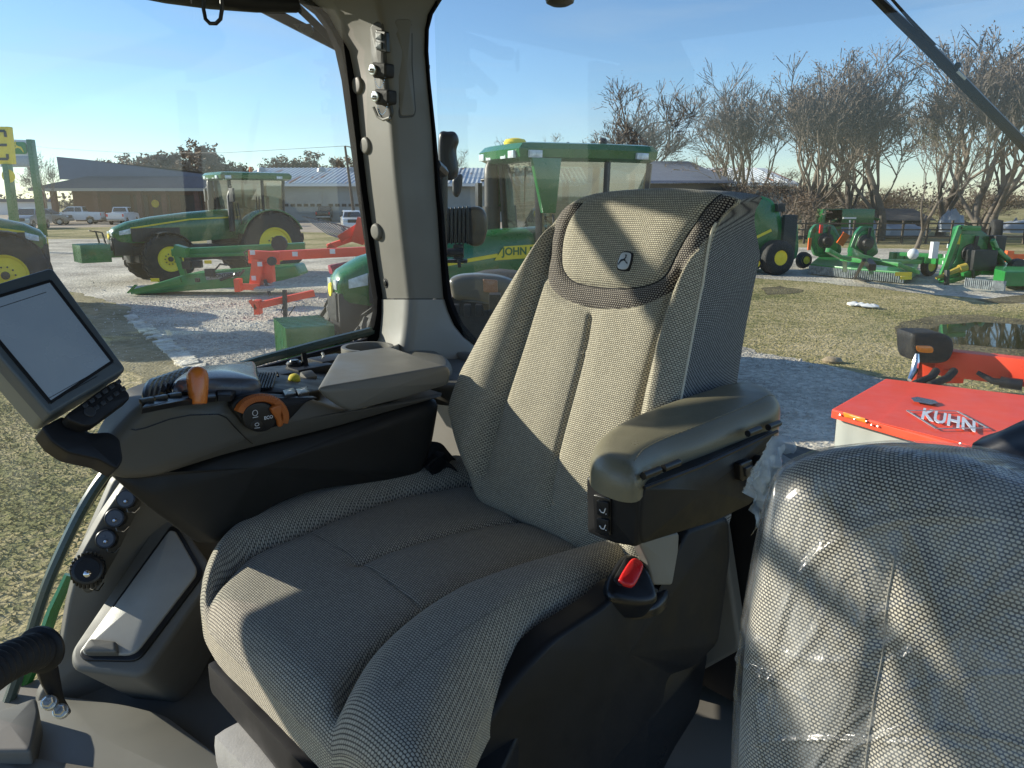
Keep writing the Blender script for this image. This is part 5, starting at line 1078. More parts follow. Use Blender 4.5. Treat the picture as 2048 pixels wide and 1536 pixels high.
truck(Y(95,428,88)*np.array([1,1,0]),D_(10),M['tp'],'taupe suv behind the silver pickup, leftmost by the building','suv')
truck(Y(152,430,92)*np.array([1,1,0]),D_(192),M['wp'],'white pickup side on, in front of the brick porch',s=1.02)
truck(Y(246,428,90)*np.array([1,1,0]),D_(100),M['wp'],'white pickup with its tailgate toward the camera, right of the other white pickup')
truck(Y(540,432,84)*np.array([1,1,0]),D_(-160),M['wp'],'low white car half hidden behind the rear wheel of the tractor','car')
truck(Y(652,426,104)*np.array([1,1,0]),D_(95),M['bp'],'black pickup parked close to the pale warehouse doors')
truck(Y(704,440,72)*np.array([1,1,0]),D_(-75),M['wp'],'white suv beside the utility pole, cut by the corner post','suv')
# ================================================================= buildings
br_=mat('brick_red',(.11,.05,.04),.85,var=.2,vs=3);roofb=mat('blue_grey_metal_roof',(.055,.075,.12),.5,var=.08,vs=1);wallb=mat('blue_grey_cladding',(.12,.15,.22),.6,var=.05,vs=.5)
opn=mat('dark_opening',(.012,.012,.014),.4);pale=mat('pale_siding',(.36,.36,.33),.7,var=.06,vs=.4);rust=mat('rusty_metal_roof',(.52,.55,.58),.45,var=.06,vs=.3)
t=rust.node_tree;lk=t.links.new;p=t.nodes['Principled BSDF'];tc=nd(t,'ShaderNodeTexCoord');mp=nd(t,'ShaderNodeMapping');mp.inputs['Scale'].default_value=(.9,.12,.12);nz=nd(t,'ShaderNodeTexNoise');nz.inputs['Scale'].default_value=1.0;nz.inputs['Detail'].default_value=2;lk(tc.outputs['Object'],mp.inputs[0]);lk(mp.outputs[0],nz.inputs['Vector'])
rp=nd(t,'ShaderNodeValToRGB');rp.color_ramp.elements[0].position=.60;rp.color_ramp.elements[1].position=.66;rp.color_ramp.elements[0].color=(.55,.58,.60,1);rp.color_ramp.elements[1].color=(.38,.17,.09,1);lk(nz.outputs[0],rp.inputs[0]);lk(rp.outputs[0],p.inputs['Base Color'])
def px3(x,y,Yd): return np.array(Y(x,y,Yd))
# shop building, long axis across the view
b1=empty('shop_building',(-62,105,0),'low brick shop with blue grey metal roof and sloping parapet behind the parked pickups','building')
YB=100.;xl=Y(90,400,YB)[0];xr=Y(520,400,YB)[0];ze=Y(200,378,YB)[2];zr=Y(200,352,YB)[2]
m=MB();m.box(((xl+xr)/2+1,YB+8,ze/2),(xr-xl-3,12,ze));m.build('brick_wall',br_,b1)
m=MB();xw=xl+9
m.loft([[(xl-1,YB-1.5,ze),(xr,YB-1.5,ze),(xr,YB+16,ze),(xl-1,YB+16,ze)],[(xl+4,YB+3.5,zr),(xr,YB+3.5,zr),(xr,YB+11,zr),(xl+4,YB+11,zr)]]);rf=m.build('metal_roof',roofb,b1,smooth=False)
m=MB()
for i in range(70):
    u=i/70;xa=xl-1+u*(xr-xl+1);xb=xl+4+u*(xr-xl-4);m.beam((xa,YB-1.5,ze+.05),(xb,YB+3.5,zr+.05),.10,.10)
m.build('roof_seam',roofb,rf,smooth=False)
m=MB();p0=Y(120,314,YB+5);p1=Y(470,364,YB+5);m.loft([[(p0[0],YB+4.2,zr-.3),(xr,YB+4.2,zr-.3),(xr,YB+11,zr-.3),(p0[0],YB+11,zr-.3)],[(p0[0],YB+4.2,p0[2]),(xr,YB+4.2,p1[2]),(xr,YB+11,p1[2]),(p0[0],YB+11,p0[2])]]);m.build('parapet',wallb,b1,smooth=False)
m=MB();m.box(((xl+xr)/2,YB-1.5,ze-.1),(xr-xl+2,.3,.35));m.build('fascia',pale,b1)
for (x0,x1) in ((204,250),(250,285),(288,330),(345,395)):
    a=Y(x0,400,YB)[0];b=Y(x1,400,YB)[0];m=MB();m.box(((a+b)/2,YB+1.93,ze*.42),(b-a-.4,.2,ze*.8));m.build('shop_opening',opn,b1)
for x0 in (92,116,200,286,335,400):
    a=Y(x0,400,YB)[0];m=MB();m.box((a,YB-.8,ze/2),(.6,.6,ze));m.build('porch_post',br_,b1)
m=MB();a=Y(298,406,YB);m.lathe((a[0],YB+1.8,2.3),(0,-1,0),[(0,.5),(.1,.5)],16);m.build('wall_sign',M['rim'],b1)
# warehouse
b2=empty('warehouse',(-28,118,0),'long pale warehouse with rusty corrugated roof and large doors','building')
YW=104.;xl2=Y(478,400,YW)[0];xr2=xl2+75;ze2=Y(600,371,YW)[2];zr2=Y(600,340,YW+14)[2]
m=MB();m.box(((xl2+xr2)/2,YW+10,ze2/2),(xr2-xl2,20,ze2));m.build('siding_wall',pale,b2)
m=MB();m.loft([[(xl2-1,YW-1,ze2),(xr2,YW-1,ze2),(xr2,YW-.8,ze2+.3),(xl2-1,YW-.8,ze2+.3)],[(xl2-1,YW+14,zr2),(xr2,YW+14,zr2),(xr2,YW+14,zr2+.3),(xl2-1,YW+14,zr2+.3)]]);r2=m.build('corrugated_roof',rust,b2,smooth=False)
m=MB();dl=np.hypot(15,zr2-ze2)
for i in range(120):
    x=xl2-1+i*(xr2-xl2)/120;m.beam((x,YW-1,ze2+.33),(x,YW+14,zr2+.33),.12,.10)
m.build('roof_rib',rust,r2,smooth=False)
m=MB();m.box(((xl2+xr2)/2,YW-1.05,ze2+.05),(xr2-xl2,.25,.35));m.build('gutter',M['wp'],b2)
for i,(x0,x1,mt) in enumerate(((500,552,opn),(566,645,pale),(655,735,pale),(746,820,pale))):
    a=Y(x0,400,YW)[0];b=Y(x1,400,YW)[0];zt=Y(600,384,YW)[2] if mt is pale else Y(600,393,YW)[2];m=MB();m.box(((a+b)/2,YW-.05,zt/2),(b-a,.16,zt))
    if mt is pale:
        for k in range(4):m.box(((a+b)/2,YW-.16,zt*(k+.5)/4),(b-a-.3,.06,zt/4-.12))
    dd=m.build('overhead_door',mt,b2)
    if mt is pale:
        m=MB()
        for k in range(6):m.box((a+(b-a)*(k+.5)/6,YW-.21,2.1),((b-a)/9,.04,.35))
        m.build('door_window',opn,dd)
m=MB()
for x in (520,640,700):
    a=Y(x,352,YW+9);m.lathe((a[0],YW+10,a[2]),(0,0,1),[(-.5,.5),(.5,.5),(.55,.7),(1.1,.55),(1.3,.1)],12)
m.build('roof_vent',M['grey2'],b2)
# grey shed on the far right behind the tractor
b3=empty('grey_shed',(15,60,0),'grey metal shed roof showing between the tractor cab and the bare trees','shed')
m=MB();pa=[Y(1284,330,62),Y(1405,332,62)];xa,xb=pa[0][0]-4,pa[1][0]+1.5;z3=Y(1340,366,60)[2];z4=Y(1340,326,66)[2]
m.box(((xa+xb)/2,67,z3/2),(xb-xa,12,z3));m.build('shed_wall',M['blackm'],b3)
m=MB();m.loft([[(xa-.5,60,z3),(xb+.5,60,z3),(xb+.5,60.2,z3+.2),(xa-.5,60.2,z3+.2)],[(xa-.5,67,z4),(xb-1.5,67,z4),(xb-1.5,67,z4+.2),(xa-.5,67,z4+.2)]]);m.build('shed_roof',wallb,b3,smooth=False)
b4=empty('white_building',(-110,150,0),'small distant white building at the left behind the sign post','building')
m=MB();c_=Y(40,386,150);m.box((c_[0],150,1.2),(9,5,2.4));m.build('white_wall',M['wp'],b4);m=MB();m.prism([(c_[0]-5,2.4),(c_[0]+5,2.4),(c_[0]+4.4,3.0),(c_[0]-4.4,3.0)],147,153);m.build('roof',roofb,b4)
b5=empty('far_house',(30,62,0),'dim farmhouse behind the bare trees at the right','house')
m=MB();xh0,xh1=Y(1745,450,60)[0],Y(1850,450,60)[0];m.box(((xh0+xh1)/2,63,.65),(xh1-xh0,6,1.3));hw_=m.build('wall',mat('house_wall',(.10,.10,.10),.7,var=.2,vs=1),b5)
m=MB();m.prism([(59.3,1.25),(66.7,1.25),(63,2.1)],xh0-.5,xh1+.5,'x');m.build('roof',mat('house_roof',(.09,.085,.08),.8,var=.15,vs=2),b5,smooth=False)
for i in range(3):
    x=xh0+(i+.5)*(xh1-xh0)/3;m=MB();m.box((x,59.95,.75),(.8,.12,.6));w=m.build('window',M['wp'],b5);m=MB();m.box((x,59.9,.75),(.66,.06,.48));m.build('pane',M['dg'],w)
# ================================================================= signs, pole
sg=empty('dealer_sign',(*Y(60,400,66)[:2],0),'tall white sign with green emblem panel and leaning green post','sign')
YS=60.;S_=PY(YS)
pil('sign_panel',S_,[(0,278),(60,280),(72,334),(0,334)],.4,.02,M['wp'],sg,smooth=False,rc=.05)
ep=pil('emblem_panel',S_,[(18,284),(52,284),(56,308),(20,308)],.1,.01,M['jdl'],sg,smooth=False,rc=.25,h0=.08)
pil('sign_panel',S_,[(2,312),(68,312),(73,333),(2,333)],.1,.01,mat('sign_grey',(.38,.42,.46),.5),sg,smooth=False,rc=.05,h0=.06)
c_=S_.up(36,296);SD=Pl(S_.w(c_[0],c_[1],.0),S_.eu,S_.ev,S_.n);deer(SD,.62,M['rim'],ep,h=.12,mir=1,T=.03)
m=MB();m.beam(Y(61,279,YS),G(77,402)[:2].tolist()+[0] if 0 else (Y(77,402,YS)[0],YS,0),.5,.4);m.build('sign_post',M['jd'],sg,bevel=.03)
y2=empty('yellow_sign',(*Y(10,300,42)[:2],0),'yellow square sign with a dark letter on a green post, cut by the left edge','sign')
S2=PY(42)
pil('yellow_panel',S2,[(-40,253),(18,253),(26,328),(-40,328)],.3,.02,M['rim'],y2,smooth=False,rc=.06)
m=MB()
for a in (((0,262),(10,262)),((10,262),(12,274)),((0,290),(14,290)),((0,318),(16,318)),((16,318),(15,308))):
    m.beam(S2.w(*S2.up(*a[0]),.02),S2.w(*S2.up(*a[1]),.02),.13,.05,up=(0,-1,0))
m.build('sign_letter',M['blackm'],y2)
m=MB();m.beam((*Y(12,328,42)[:1],42.1,Y(12,328,42)[2]),(Y(18,400,42)[0],42.1,0),.45,.3);m.build('sign_post',M['jd'],y2,bevel=.03)
c_=S2.up(18,352);m=MB();m.lathe(S2.w(*c_,.02),(0,-1,0),[(0,.35),(.05,.35)],20);m.build('round_emblem',M['rim'],y2)
up_=empty('utility_pole',(*gp(712,460)[:2],0),'thin dark wooden utility pole with a lamp arm left of the corner post','pole')
q=G(712,460);m=MB();qt=Y(690,292,q[1]);m.tube([q,qt],[.16,.10],8);m.build('pole',mat('pole_wood',(.09,.07,.055),.9,var=.2),up_)
m=MB();m.tube([qt,qt+np.array([.5,-.3,-.1]),qt+np.array([.9,-.4,-.5])],.05,6);m.sph(qt+np.array([.9,-.4,-.6]),.18,8);m.build('lamp_arm',M['steel'],up_)
m=MB();a=Y(-200,430,180);m.tube([qt]+[qt+(np.array([qt[0]-60,qt[1]+40,qt[2]+3.5])-qt)*k-UP*(4*k*(1-k)*1.2) for k in (.25,.5,.75,1)],.025,4);m.build('power_line',M['blackm'],up_)
# ================================================================= implements
def ptube(m,pts,r,k=8): m.tube(pts,r,k)
# round baler -------------------------------------------------------------
bl=empty('round_baler',gp(1500,548),'tall green round baler with yellow stripe behind the seat backrest, right of it','baler')
YBa=29.5;SB=PY(YBa);bo_=np.array([Y(1500,548,YBa)[0],YBa,0])
def U3(x,y,Yd): return np.array(Y(x,y,Yd))
pil('baler_body',SB,[(1400,395),(1478,390),(1520,390),(1545,398),(1562,425),(1570,470),(1568,505),(1545,528),(1500,536),(1400,530)],2.2,.12,M['jdl'],bl,smooth=False,rc=.25)
pil('side_panel',SB,[(1496,396),(1516,394),(1538,402),(1552,430),(1558,470),(1540,500),(1500,515),(1492,470),(1500,430)],.08,.03,M['jd'],bl,smooth=False,rc=.15,h0=.06)
m=MB();m.beam(SB.w(*SB.up(1506,477),.09),SB.w(*SB.up(1541,460),.09),.10,.04,up=(0,-1,0));m.build('yellow_stripe',M['rim'],bl)
pil('tail_gate',SB,[(1560,432),(1590,434),(1600,446),(1602,500),(1596,520),(1568,520),(1566,470)],2.0,.06,M['jd'],bl,smooth=False,rc=.12,h0=-.2)
m=MB();m.box(SB.w(*SB.up(1575,472),.1),(.5,.3,1.6));m.box(SB.w(*SB.up(1558,415),.1),(.3,.4,.3));m.build('gate_cylinder',M['blackm'],bl,bevel=.04)
def place_wheel(parent,px,py,Yd,r,w,rim,side=-1,rimm=None,ag=False,turn=0.35):
    c=Y(px,py,Yd);e=empty('wheel_hub_tmp',(0,0,0));wh=wheel(e,0,0,r,w,rim,ag=ag,side=side,hub=False,k=26,rimm=rimm,dish=.05)
    bpy.data.objects.remove(e);wh.parent=parent;b=BASE[parent.name];wh.location=(c[0]-b[0],c[1]-b[1],max(0,c[2]-r)-b[2]);wh.rotation_euler=(0,0,turn);return wh
place_wheel(bl,1552,515,29.0,.66,.62,.28,side=-1,turn=D_(0)+.3)
place_wheel(bl,1512,527,28.8,.22,.18,.13);place_wheel(bl,1610,520,31.5,.30,.22,.16)
# batwing rotary cutters ---------------------------------------------------
ch_m=mat('chain_guard',(.30,.33,.34),.6,metal=.3,var=.4,vs=9)
def wing(parent,pts,Yd,T=.22,name='folded_wing'):
    S=PY(Yd);w=pil(name,S,pts,T,.04,M['jd'],parent,smooth=False,rc=.1)
    cx=sum(p[0] for p in pts)/len(pts);cy=sum(p[1] for p in pts)/len(pts)
    inner=[((x-cx)*.72+cx,(y-cy)*.72+cy) for x,y in pts]
    pil('wing_pan',S,inner,.06,.02,M['jdl'],w,smooth=False,rc=.08,h0=.05)
    c=S.up(cx,cy);m=MB();m.lathe(S.w(*c,.0),(0,-1,0),[(0,.35),(.12,.33),(.16,.18),(.3,.15)],14);m.beam(S.w(c[0],c[1]-.5,.1),S.w(c[0]+.1,c[1]+.6,.12),.1,.1);m.build('gearbox',M['blackm'],w)
    return w
rc1=empty('rotary_cutter',gp(1730,560),'green folding rotary cutter with low deck and raised wing, between baler and the right cutter','rotary cutter','rotary cutters')
wing(rc1,[(1622,460),(1632,448),(1668,450),(1682,476),(1684,505),(1665,518),(1630,512),(1618,480)],32.5)
wing(rc1,[(1700,498),(1712,466),(1724,452),(1748,453),(1752,480),(1758,506),(1740,518),(1705,510)],31.0)
m=MB();m.box(Y(1642,458,32.1),(.12,.1,.35));m.build('reflector',M['red'],rc1);m=MB();m.box(Y(1686,478,31.8),(.3,.1,.5),ry=.5);m.box(Y(1619,488,32.2),(.12,.08,.5));m.build('warning_panel',M['or'],rc1)
def deck(parent,corners,z0,z1,mt,name='deck'):
    m=MB();P=[G(x,y,z0) for x,y in corners];m.loft([[p for p in P],[np.array([p[0],p[1],z1]) for p in P]]);d=m.build(name,mt,parent,bevel=.04,smooth=False);return P
P=deck(rc1,[(1619,543),(1700,552),(1810,562),(1832,553),(1836,543),(1700,524),(1640,524)],.12,.42,M['jdl'])
def chainskirt(parent,P,i0,i1,z0,z1,n):
    m=MB()
    for i in range(i0,i1):
        a,b=P[i],P[i+1];nn=np.array([b[1]-a[1],-(b[0]-a[0])]);nn=nn/np.linalg.norm(nn)
        if nn[1]>0:nn=-nn
        for k in range(n):
            c=a+(b-a)*(k+.5)/n;m.box((c[0]+nn[0]*.05,c[1]+nn[1]*.05,(z0+z1)/2),(.05,.03,z1-z0))
    m.build('chain_skirt',ch_m,parent,smooth=False)
chainskirt(rc1,P,0,2,.05,.36,26)
m=MB();q=lambda x,y,z:G(x,y,z)
for a,b in (((1683,517,.9),(1800,530,.9)),((1690,518,.9),(1690,540,.4)),((1742,524,.9),(1742,545,.4)),((1700,508,1.3),(1760,522,.7)),((1760,522,.8),(1840,524,.7)),((1700,500,1.4),(1735,520,.9)),((1790,528,.8),(1836,545,.4)),((1655,500,1.2),(1690,520,.8))):
    m.beam(q(*a),q(*b),.14,.14)
m.build('frame_beam',M['jdl'],rc1,bevel=.02)
m=MB();m.beam(q(1728,520,1.1),q(1710,555,.1),.09,.09);m.beam(q(1712,555,.1),q(1735,562,.1),.2,.05);m.beam(q(1735,522,.9),q(1745,535,.8),.2,.2);m.build('parking_stand',M['blackm'],rc1)
m=MB();m.box(q(1807,548,.55),(.5,.06,.12));m.box(q(1812,556,.3),(.4,.06,.1),rz=.2);m.build('yellow_label',M['rim'],rc1)
place_wheel(rc1,1858,534,28.5,.40,.25,.22,turn=.5);place_wheel(rc1,1606,520,31.5,.34,.25,.2,turn=.5)
rc3=empty('rotary_cutter',gp(1870,530),'flat green folded implement row low behind the other cutters','rotary cutter','rotary cutters')
m=MB();
for i in range(7):
    a=q(1795+i*16,512+i*1.5,.7);m.box(a,(.5,.35,.3),rz=.3*i)
m.beam(q(1790,516,.5),q(1890,522,.5),.2,.25);m.beam(q(1800,508,.9),q(1885,512,.9),.12,.14);m.build('frame_beam',M['jdl'],rc3,bevel=.03)
m=MB();m.sph(q(1826,508,1.1),.18,10);m.box(q(1868,500,1.3),(.18,.18,.5));m.build('white_cap',M['wp'],rc3)
rc2=empty('rotary_cutter',gp(1930,575),'big green rotary cutter with tall folded wing and yellow shaft guard at right edge','rotary cutter','rotary cutters')
wing(rc2,[(1886,548),(1900,522),(1912,478),(1916,452),(1956,454),(1982,475),(1990,505),(1986,530),(1950,545),(1920,556)],26.6,.3)
m=MB()
for a,b in (((1880,562,.3),(1920,452,2.25)),((1880,562,.4),(1925,540,.6)),((1918,455,2.2),(1960,457,2.2))):m.beam(Y(a[0],a[1],26.2),Y(b[0],b[1],26.2),.14,.16)
for a,b in (((1880,568),(1960,545)),((1960,545),(2060,548)),((1925,550),(2000,520)),((1985,480),(2012,545)),((1995,500),(2060,560))):m.beam(Y(*a,25.9),Y(*b,26.4),.13,.15)
m.build('frame_beam',M['jdl'],rc2,bevel=.02)
m=MB();m.tube([Y(1872,556,25.6),Y(1918,538,25.6)],[.05,.11],8);m.lathe(Y(1918,538,25.6),(1,0,.3),[(0,.14),(.25,.14)],10);m.build('shaft_guard',mat('yellow_shaft_guard',(.45,.33,.05),.5),rc2)
m=MB();m.beam(Y(1894,540,25.5),Y(1893,582,25.4),.12,.12);m.beam(Y(1946,540,25.5),Y(1948,562,25.5),.08,.08);m.build('jack_stand',M['blackm'],rc2,bevel=.01)
m=MB();m.box(Y(1962,520,26),(.8,.5,.7));m.box(Y(1990,500,26.5),(.4,.5,1.0));m.lathe(Y(2030,535,25.9),(0,-1,0),[(0,.32),(.25,.3)],16);m.build('gearbox',M['blackm'],rc2,bevel=.05)
P=deck(rc2,[(1985,566),(2006,573),(2070,573),(2200,570),(2200,548),(1990,550)],.15,.62,M['jdl'])
P=[G(1930,574,.1),G(1985,580,.1),G(2010,582,.1)];chainskirt(rc2,P,0,2,.1,.4,14)
m=MB();m.box(Y(1915,478,26.3),(.18,.05,.35));m.box(Y(2000,566,24.6),(.35,.05,.14));m.box(Y(2030,568,24.4),(.5,.05,.14));m.build('yellow_label',M['rim'],rc2)
m=MB();m.box(Y(1898,492,26.3),(.12,.05,.14));m.box(Y(1893,512,26.3),(.14,.05,.12));m.box(Y(1890,525,26.3),(.16,.05,.12));m.build('white_label',M['wp'],rc2)
place_wheel(rc2,1990,466,28,.48,.35,.22,turn=1.2,rimm=M['blackm']);
orb=empty('orange_beam',gp(2030,530),'bright orange implement bar at the right edge behind the cutter','implement')
m=MB();m.beam(Y(2012,513,33),Y(2100,514,33),.2,.22);m.box(Y(2016,513,33),(.3,.3,.5));m.build('beam',M['or'],orb,bevel=.02)
# long green mower lying on the gravel --------------------------------------
mw=empty('folded_mower',G(420,585),'long green mower lying low in front of the side-on tractor, lettered FRONTIER','mower')
YM=22.6
m=MB();m.beam(Y(345,505,YM+.4),Y(610,492,YM+1.2),.35,.22);m.beam(Y(360,512,YM+.2),Y(590,505,YM+.9),.15,.10);m.build('top_beam',M['jdl'],mw,bevel=.02)
pil('mower_deck',PY(YM),[(268,590),(262,584),(300,570),(372,548),(480,540),(590,530),(600,552),(560,562),(470,575),(350,584)],1.0,.06,M['jdl'],mw,smooth=False,rc=.08)
pil('label_panel',PY(YM),[(411,548),(468,544),(469,556),(413,560)],.03,.005,M['grey2'],mw,smooth=False,rc=.03,h0=.03)
c_=PY(YM).up(444,551);text('label_text','FRONTIER',M['blackm'],.15,PY(YM).w(*c_,.045),(1,0,.07),(0,0,1),mw,thick=.003,bold=.003)
m=MB();m.beam(Y(352,505,YM-.1),Y(368,550,YM-.1),.16,.16);m.box(Y(362,502,YM-.1),(.35,.3,.3),ry=.3);m.beam(Y(362,560,YM-.2),Y(262,584,YM-.2),.1,.14);m.beam(Y(256,586,YM-.2),Y(272,570,YM-.2),.12,.05);m.build('headstock',M['jdl'],mw,bevel=.02)
m=MB();
for x,y in ((375,530),(395,528),(420,545)):m.box(Y(x,y,YM-.1),(.25,.2,.22))
m.tube([Y(430,540,YM-.2),Y(440,528,YM-.2),Y(455,530,YM-.2)],.03,6);m.tube([Y(440,560,YM-.2),Y(480,545,YM-.2)],.05,6);m.box(Y(395,560,YM-.6),(.12,.1,.12));m.build('linkage',M['blackm'],mw,bevel=.02)
m=MB();m.box(Y(416,524,YM-.05),(.2,.05,.1));m.box(Y(310,560,YM-.1),(.25,.03,.1));m.build('yellow_label',M['rim'],mw)
m=MB();m.lathe(Y(560,487,YM+.3),(0,-1,0),[(0,.24),(.1,.24)],12);m.build('tine_wheel',M['blackm'],mw)
# red disc mower -------------------------------------------------------------
km=empty('red_disc_mower',G(520,628),'red disc mower with angled arm and hitch in front of the long green mower','mower')
YK=20.5
m=MB();m.beam(Y(497,513,YK),Y(560,516,YK+.2),.30,.34);m.beam(Y(540,512,YK+.2),Y(740,502,YK+2.2),.22,.26);m.beam(Y(518,520,YK-.1),Y(512,575,YK-.1),.32,.30);m.build('main_arm',M['kred'],km,bevel=.03)
m=MB();m.beam(Y(470,573,YK-.5),Y(520,574,YK-.4),.16,.16);m.box(Y(477,570,YK-.6),(.14,.3,.34));m.box(Y(540,545,YK),(.22,.25,.5));m.beam(Y(512,548,YK),Y(545,560,YK),.2,.2);m.build('hitch_pin_block',M['kred'],km,bevel=.02)
m=MB();
for x,y in ((505,505),(520,528),(508,556)):m.box(Y(x,y,YK-.25),(.12,.06,.12))
for x,y in ((590,508),(665,503)):m.box(Y(x,y,YK+.3),(.14,.05,.12))
m.build('white_label',M['wp'],km)
m=MB();m.tube([Y(488,540,YK-.2),Y(478,552,YK-.3),Y(468,548,YK-.4)],.035,6);m.tube([Y(530,560,YK-.2),Y(540,590,YK-.4)],.05,6);m.lathe(Y(545,522,YK-.25),(0,-1,0),[(0,.12),(.1,.12)],12);m.tube([Y(496,520,YK-.2),Y(488,505,YK-.2),Y(498,498,YK-.1)],.02,5);m.build('hydraulic_hose',M['blackm'],km)
m=MB();m.lathe(Y(525,575,YK-.2),(0,0,1),[(-.08,.3),(0,.34),(.06,.3)],18);m.build('swivel_disc',M['grey2'],km)
m=MB();m.beam(Y(660,540,YK+1),Y(740,525,YK+1.5),.5,.25);m.build('mower_bed',mat('dark_red_cover',(.25,.02,.05),.5),km,bevel=.05)
kd=empty('red_tow_bar',G(570,640),'red tow bar on a black jack leg on the gravel, below the red mower','tow bar')
m=MB();m.beam(Y(512,612,17.9),Y(628,586,18.6),.14,.16);m.box(Y(516,614,17.9),(.14,.25,.34));m.build('bar',M['kred'],kd,bevel=.015)
m=MB();m.beam(Y(569,580,18.1),Y(571,637,18.1),.09,.09);m.box(Y(571,637,18.1),(.25,.25,.03));m.tube([Y(569,600,18.1),Y(562,625,18.0),Y(575,635,18.0),Y(590,612,18.1)],.014,5);m.build('jack_leg',M['blackm'],kd)
m=MB();m.beam(Y(500,600,17.8),Y(512,618,17.8),.05,.08);m.build('tow_eye',M['kred'],kd)
# rake with tines
tr_=empty('hay_rake',G(680,560),'red hay rake with curved dark tines left of the corner post','rake')
m=MB();
for i in range(13):
    x0=605+i*8;m.tube([Y(x0,432+i*2,31),Y(x0+18,445+i*2.2,31),Y(x0+50,468+i*1.6,31),Y(x0+90,482,31)],.022,5)
m.tube([Y(605,432,31),Y(665,446,31),Y(720,462,31)],.03,6)
m.build('tine',M['steel'],tr_)
m=MB();m.beam(Y(655,494,30.5),Y(725,470,31),.25,.22);m.beam(Y(680,478,30.6),Y(740,440,30.6),.3,.3);m.box(Y(722,462,30.4),(.5,.3,1.0),ry=.3);m.beam(Y(668,490,30.5),Y(660,500,30.5),.3,.3);m.build('rake_frame',M['kred'],tr_,bevel=.03)
# red mower-conditioner near right -------------------------------------------
KH=empty('red_mower',G(1850,1000),'large red mower with KUHN lettering and a grey fabric curtain, at lower right','mower')
zt=1.32
TPk=PZ(zt);kred=M['kred']
a_=G(1664,818,zt);b_=G(1772,757,zt);c2=G(2300,820,zt);d2=G(2400,985,zt-.02);e_=G(1930,893,zt-.0)
m=MB();top=[a_,b_,c2,d2,e_];low=[p-UP*.045 for p in top];m.loft([low,top]);m.build('top_cover',kred,KH,bevel=.012,smooth=False)
m=MB()
fr_=[a_,e_,d2];
for i in range(2):
    p,q_=fr_[i],fr_[i+1];m.loft([[p-UP*.058,q_-UP*.058,q_+np.array([.02,.02,0])-UP*.058,p+np.array([.02,.02,0])-UP*.058],[p,q_,q_+np.array([.02,.02,0]),p+np.array([.02,.02,0])]])
m.v=[tuple(np.array(v)+np.array([-.006,-.012,-.004])) for v in m.v];m.build('front_lip',kred,KH,bevel=.004,smooth=False)
# raised panel fold on the top
m=MB();p0=G(1832,776,zt);p1=G(1756,846,zt);m.loft([[p0,G(2290,836,zt),G(2380,980,zt),G(1932,890,zt),p1],[x+UP*.006 for x in (p0,G(2290,836,zt),G(2380,980,zt),G(1932,890,zt),p1)]]);m.build('top_panel',kred,KH,bevel=.002,smooth=False)
m=MB();m.box(G(1720,833,zt-.05)+np.array([-.02,-.03,0]),(.001,.001,.001));m.v=[];m.f=[];m.m=[]
f0=a_;f1=e_;fd=(f1-f0)/np.linalg.norm(f1-f0);fn=np.array([fd[1],-fd[0],0]);FPk=Pl(f0,fd,UP,fn if fn[1]<0 else -fn)
pil('amber_reflector',FPk,[(1690,823),(1734,836),(1736,846),(1692,833)],.01,.003,M['amber'],KH,smooth=False,rc=.004,h0=.022)
m=MB()
for x,y in ((1685,829),(1714,838),(1737,842),(1748,849),(1760,852),(1925,886)):
    m.sph(FPk.w(*FPk.up(x,y),.022),.008,8)
m.build('rivet',M['zinc'],KH)
# KUHN diamond and lettering on the top
ctr=G(1893,839,zt+.021);ex=G(1975,856,zt+.021)-G(1814,822,zt+.021);ex=unit(ex);ey=np.cross(UP,ex);hl_=np.linalg.norm(G(1975,856,zt)-G(1814,822,zt))/2;hv=np.linalg.norm(G(1915,822,zt)-G(1872,857,zt))/2
m=MB();dia=[ctr-ex*hl_,ctr-ex*hl_*.15+ey*hv*.62,ctr+ex*hl_*.22+ey*hv*.70,ctr+ex*hl_,ctr+ex*hl_*.10-ey*hv*.70,ctr-ex*hl_*.25-ey*hv*.62]
dia=[G(x,y,zt+.022) for x,y in ((1814,821),(1914,822),(1976,856),(1872,857))]
for i in range(4):m.beam(dia[i],dia[(i+1)%4],.014,.003)
for i in range(4):pass
dm=m.build('logo_diamond',M['grey2'],KH,smooth=False)
kx=G(1948,853,zt)-G(1845,828,zt);kl=np.linalg.norm(kx)
dg_=unit(kx);eyk=unit(G(1896,829,zt)-G(1893,851,zt))
tx=text('logo_text','KUHN',M['wp'],.30,np.zeros(3),(1,0,0),(0,1,0),KH,thick=.002,sx=1,bold=.008)
_b=BASE[KH.name];_w=max(v.co.x+_b[0] for v in tx.data.vertices)*2;_h=np.linalg.norm(G(1896,829,zt)-G(1893,851,zt))/.22
for v in tx.data.vertices:
    q=np.array(v.co)+_b;w_=G(1896,840,zt+.0215)+dg_*q[0]*(kl*1.02/_w)+eyk*q[1]*_h*1.0+UP*q[2];v.co=tuple(w_-_b)
m=MB();cl_=[G(x,y,zt+.022) for x,y in ((1822,796),(1835,794),(1870,801),(1877,806),(1862,809),(1828,803))];m.loft([[p for p in cl_],[p+UP*.002 for p in cl_]]);sm=m.build('model_label',M['grey'],KH,smooth=False)
text('model_text','FC 3515',M['wp'],.032,G(1849,801,zt+.0255),unit(kx),np.cross(UP,unit(kx)),KH,thick=.0006,sx=1.1,bold=.001) if 0 else None
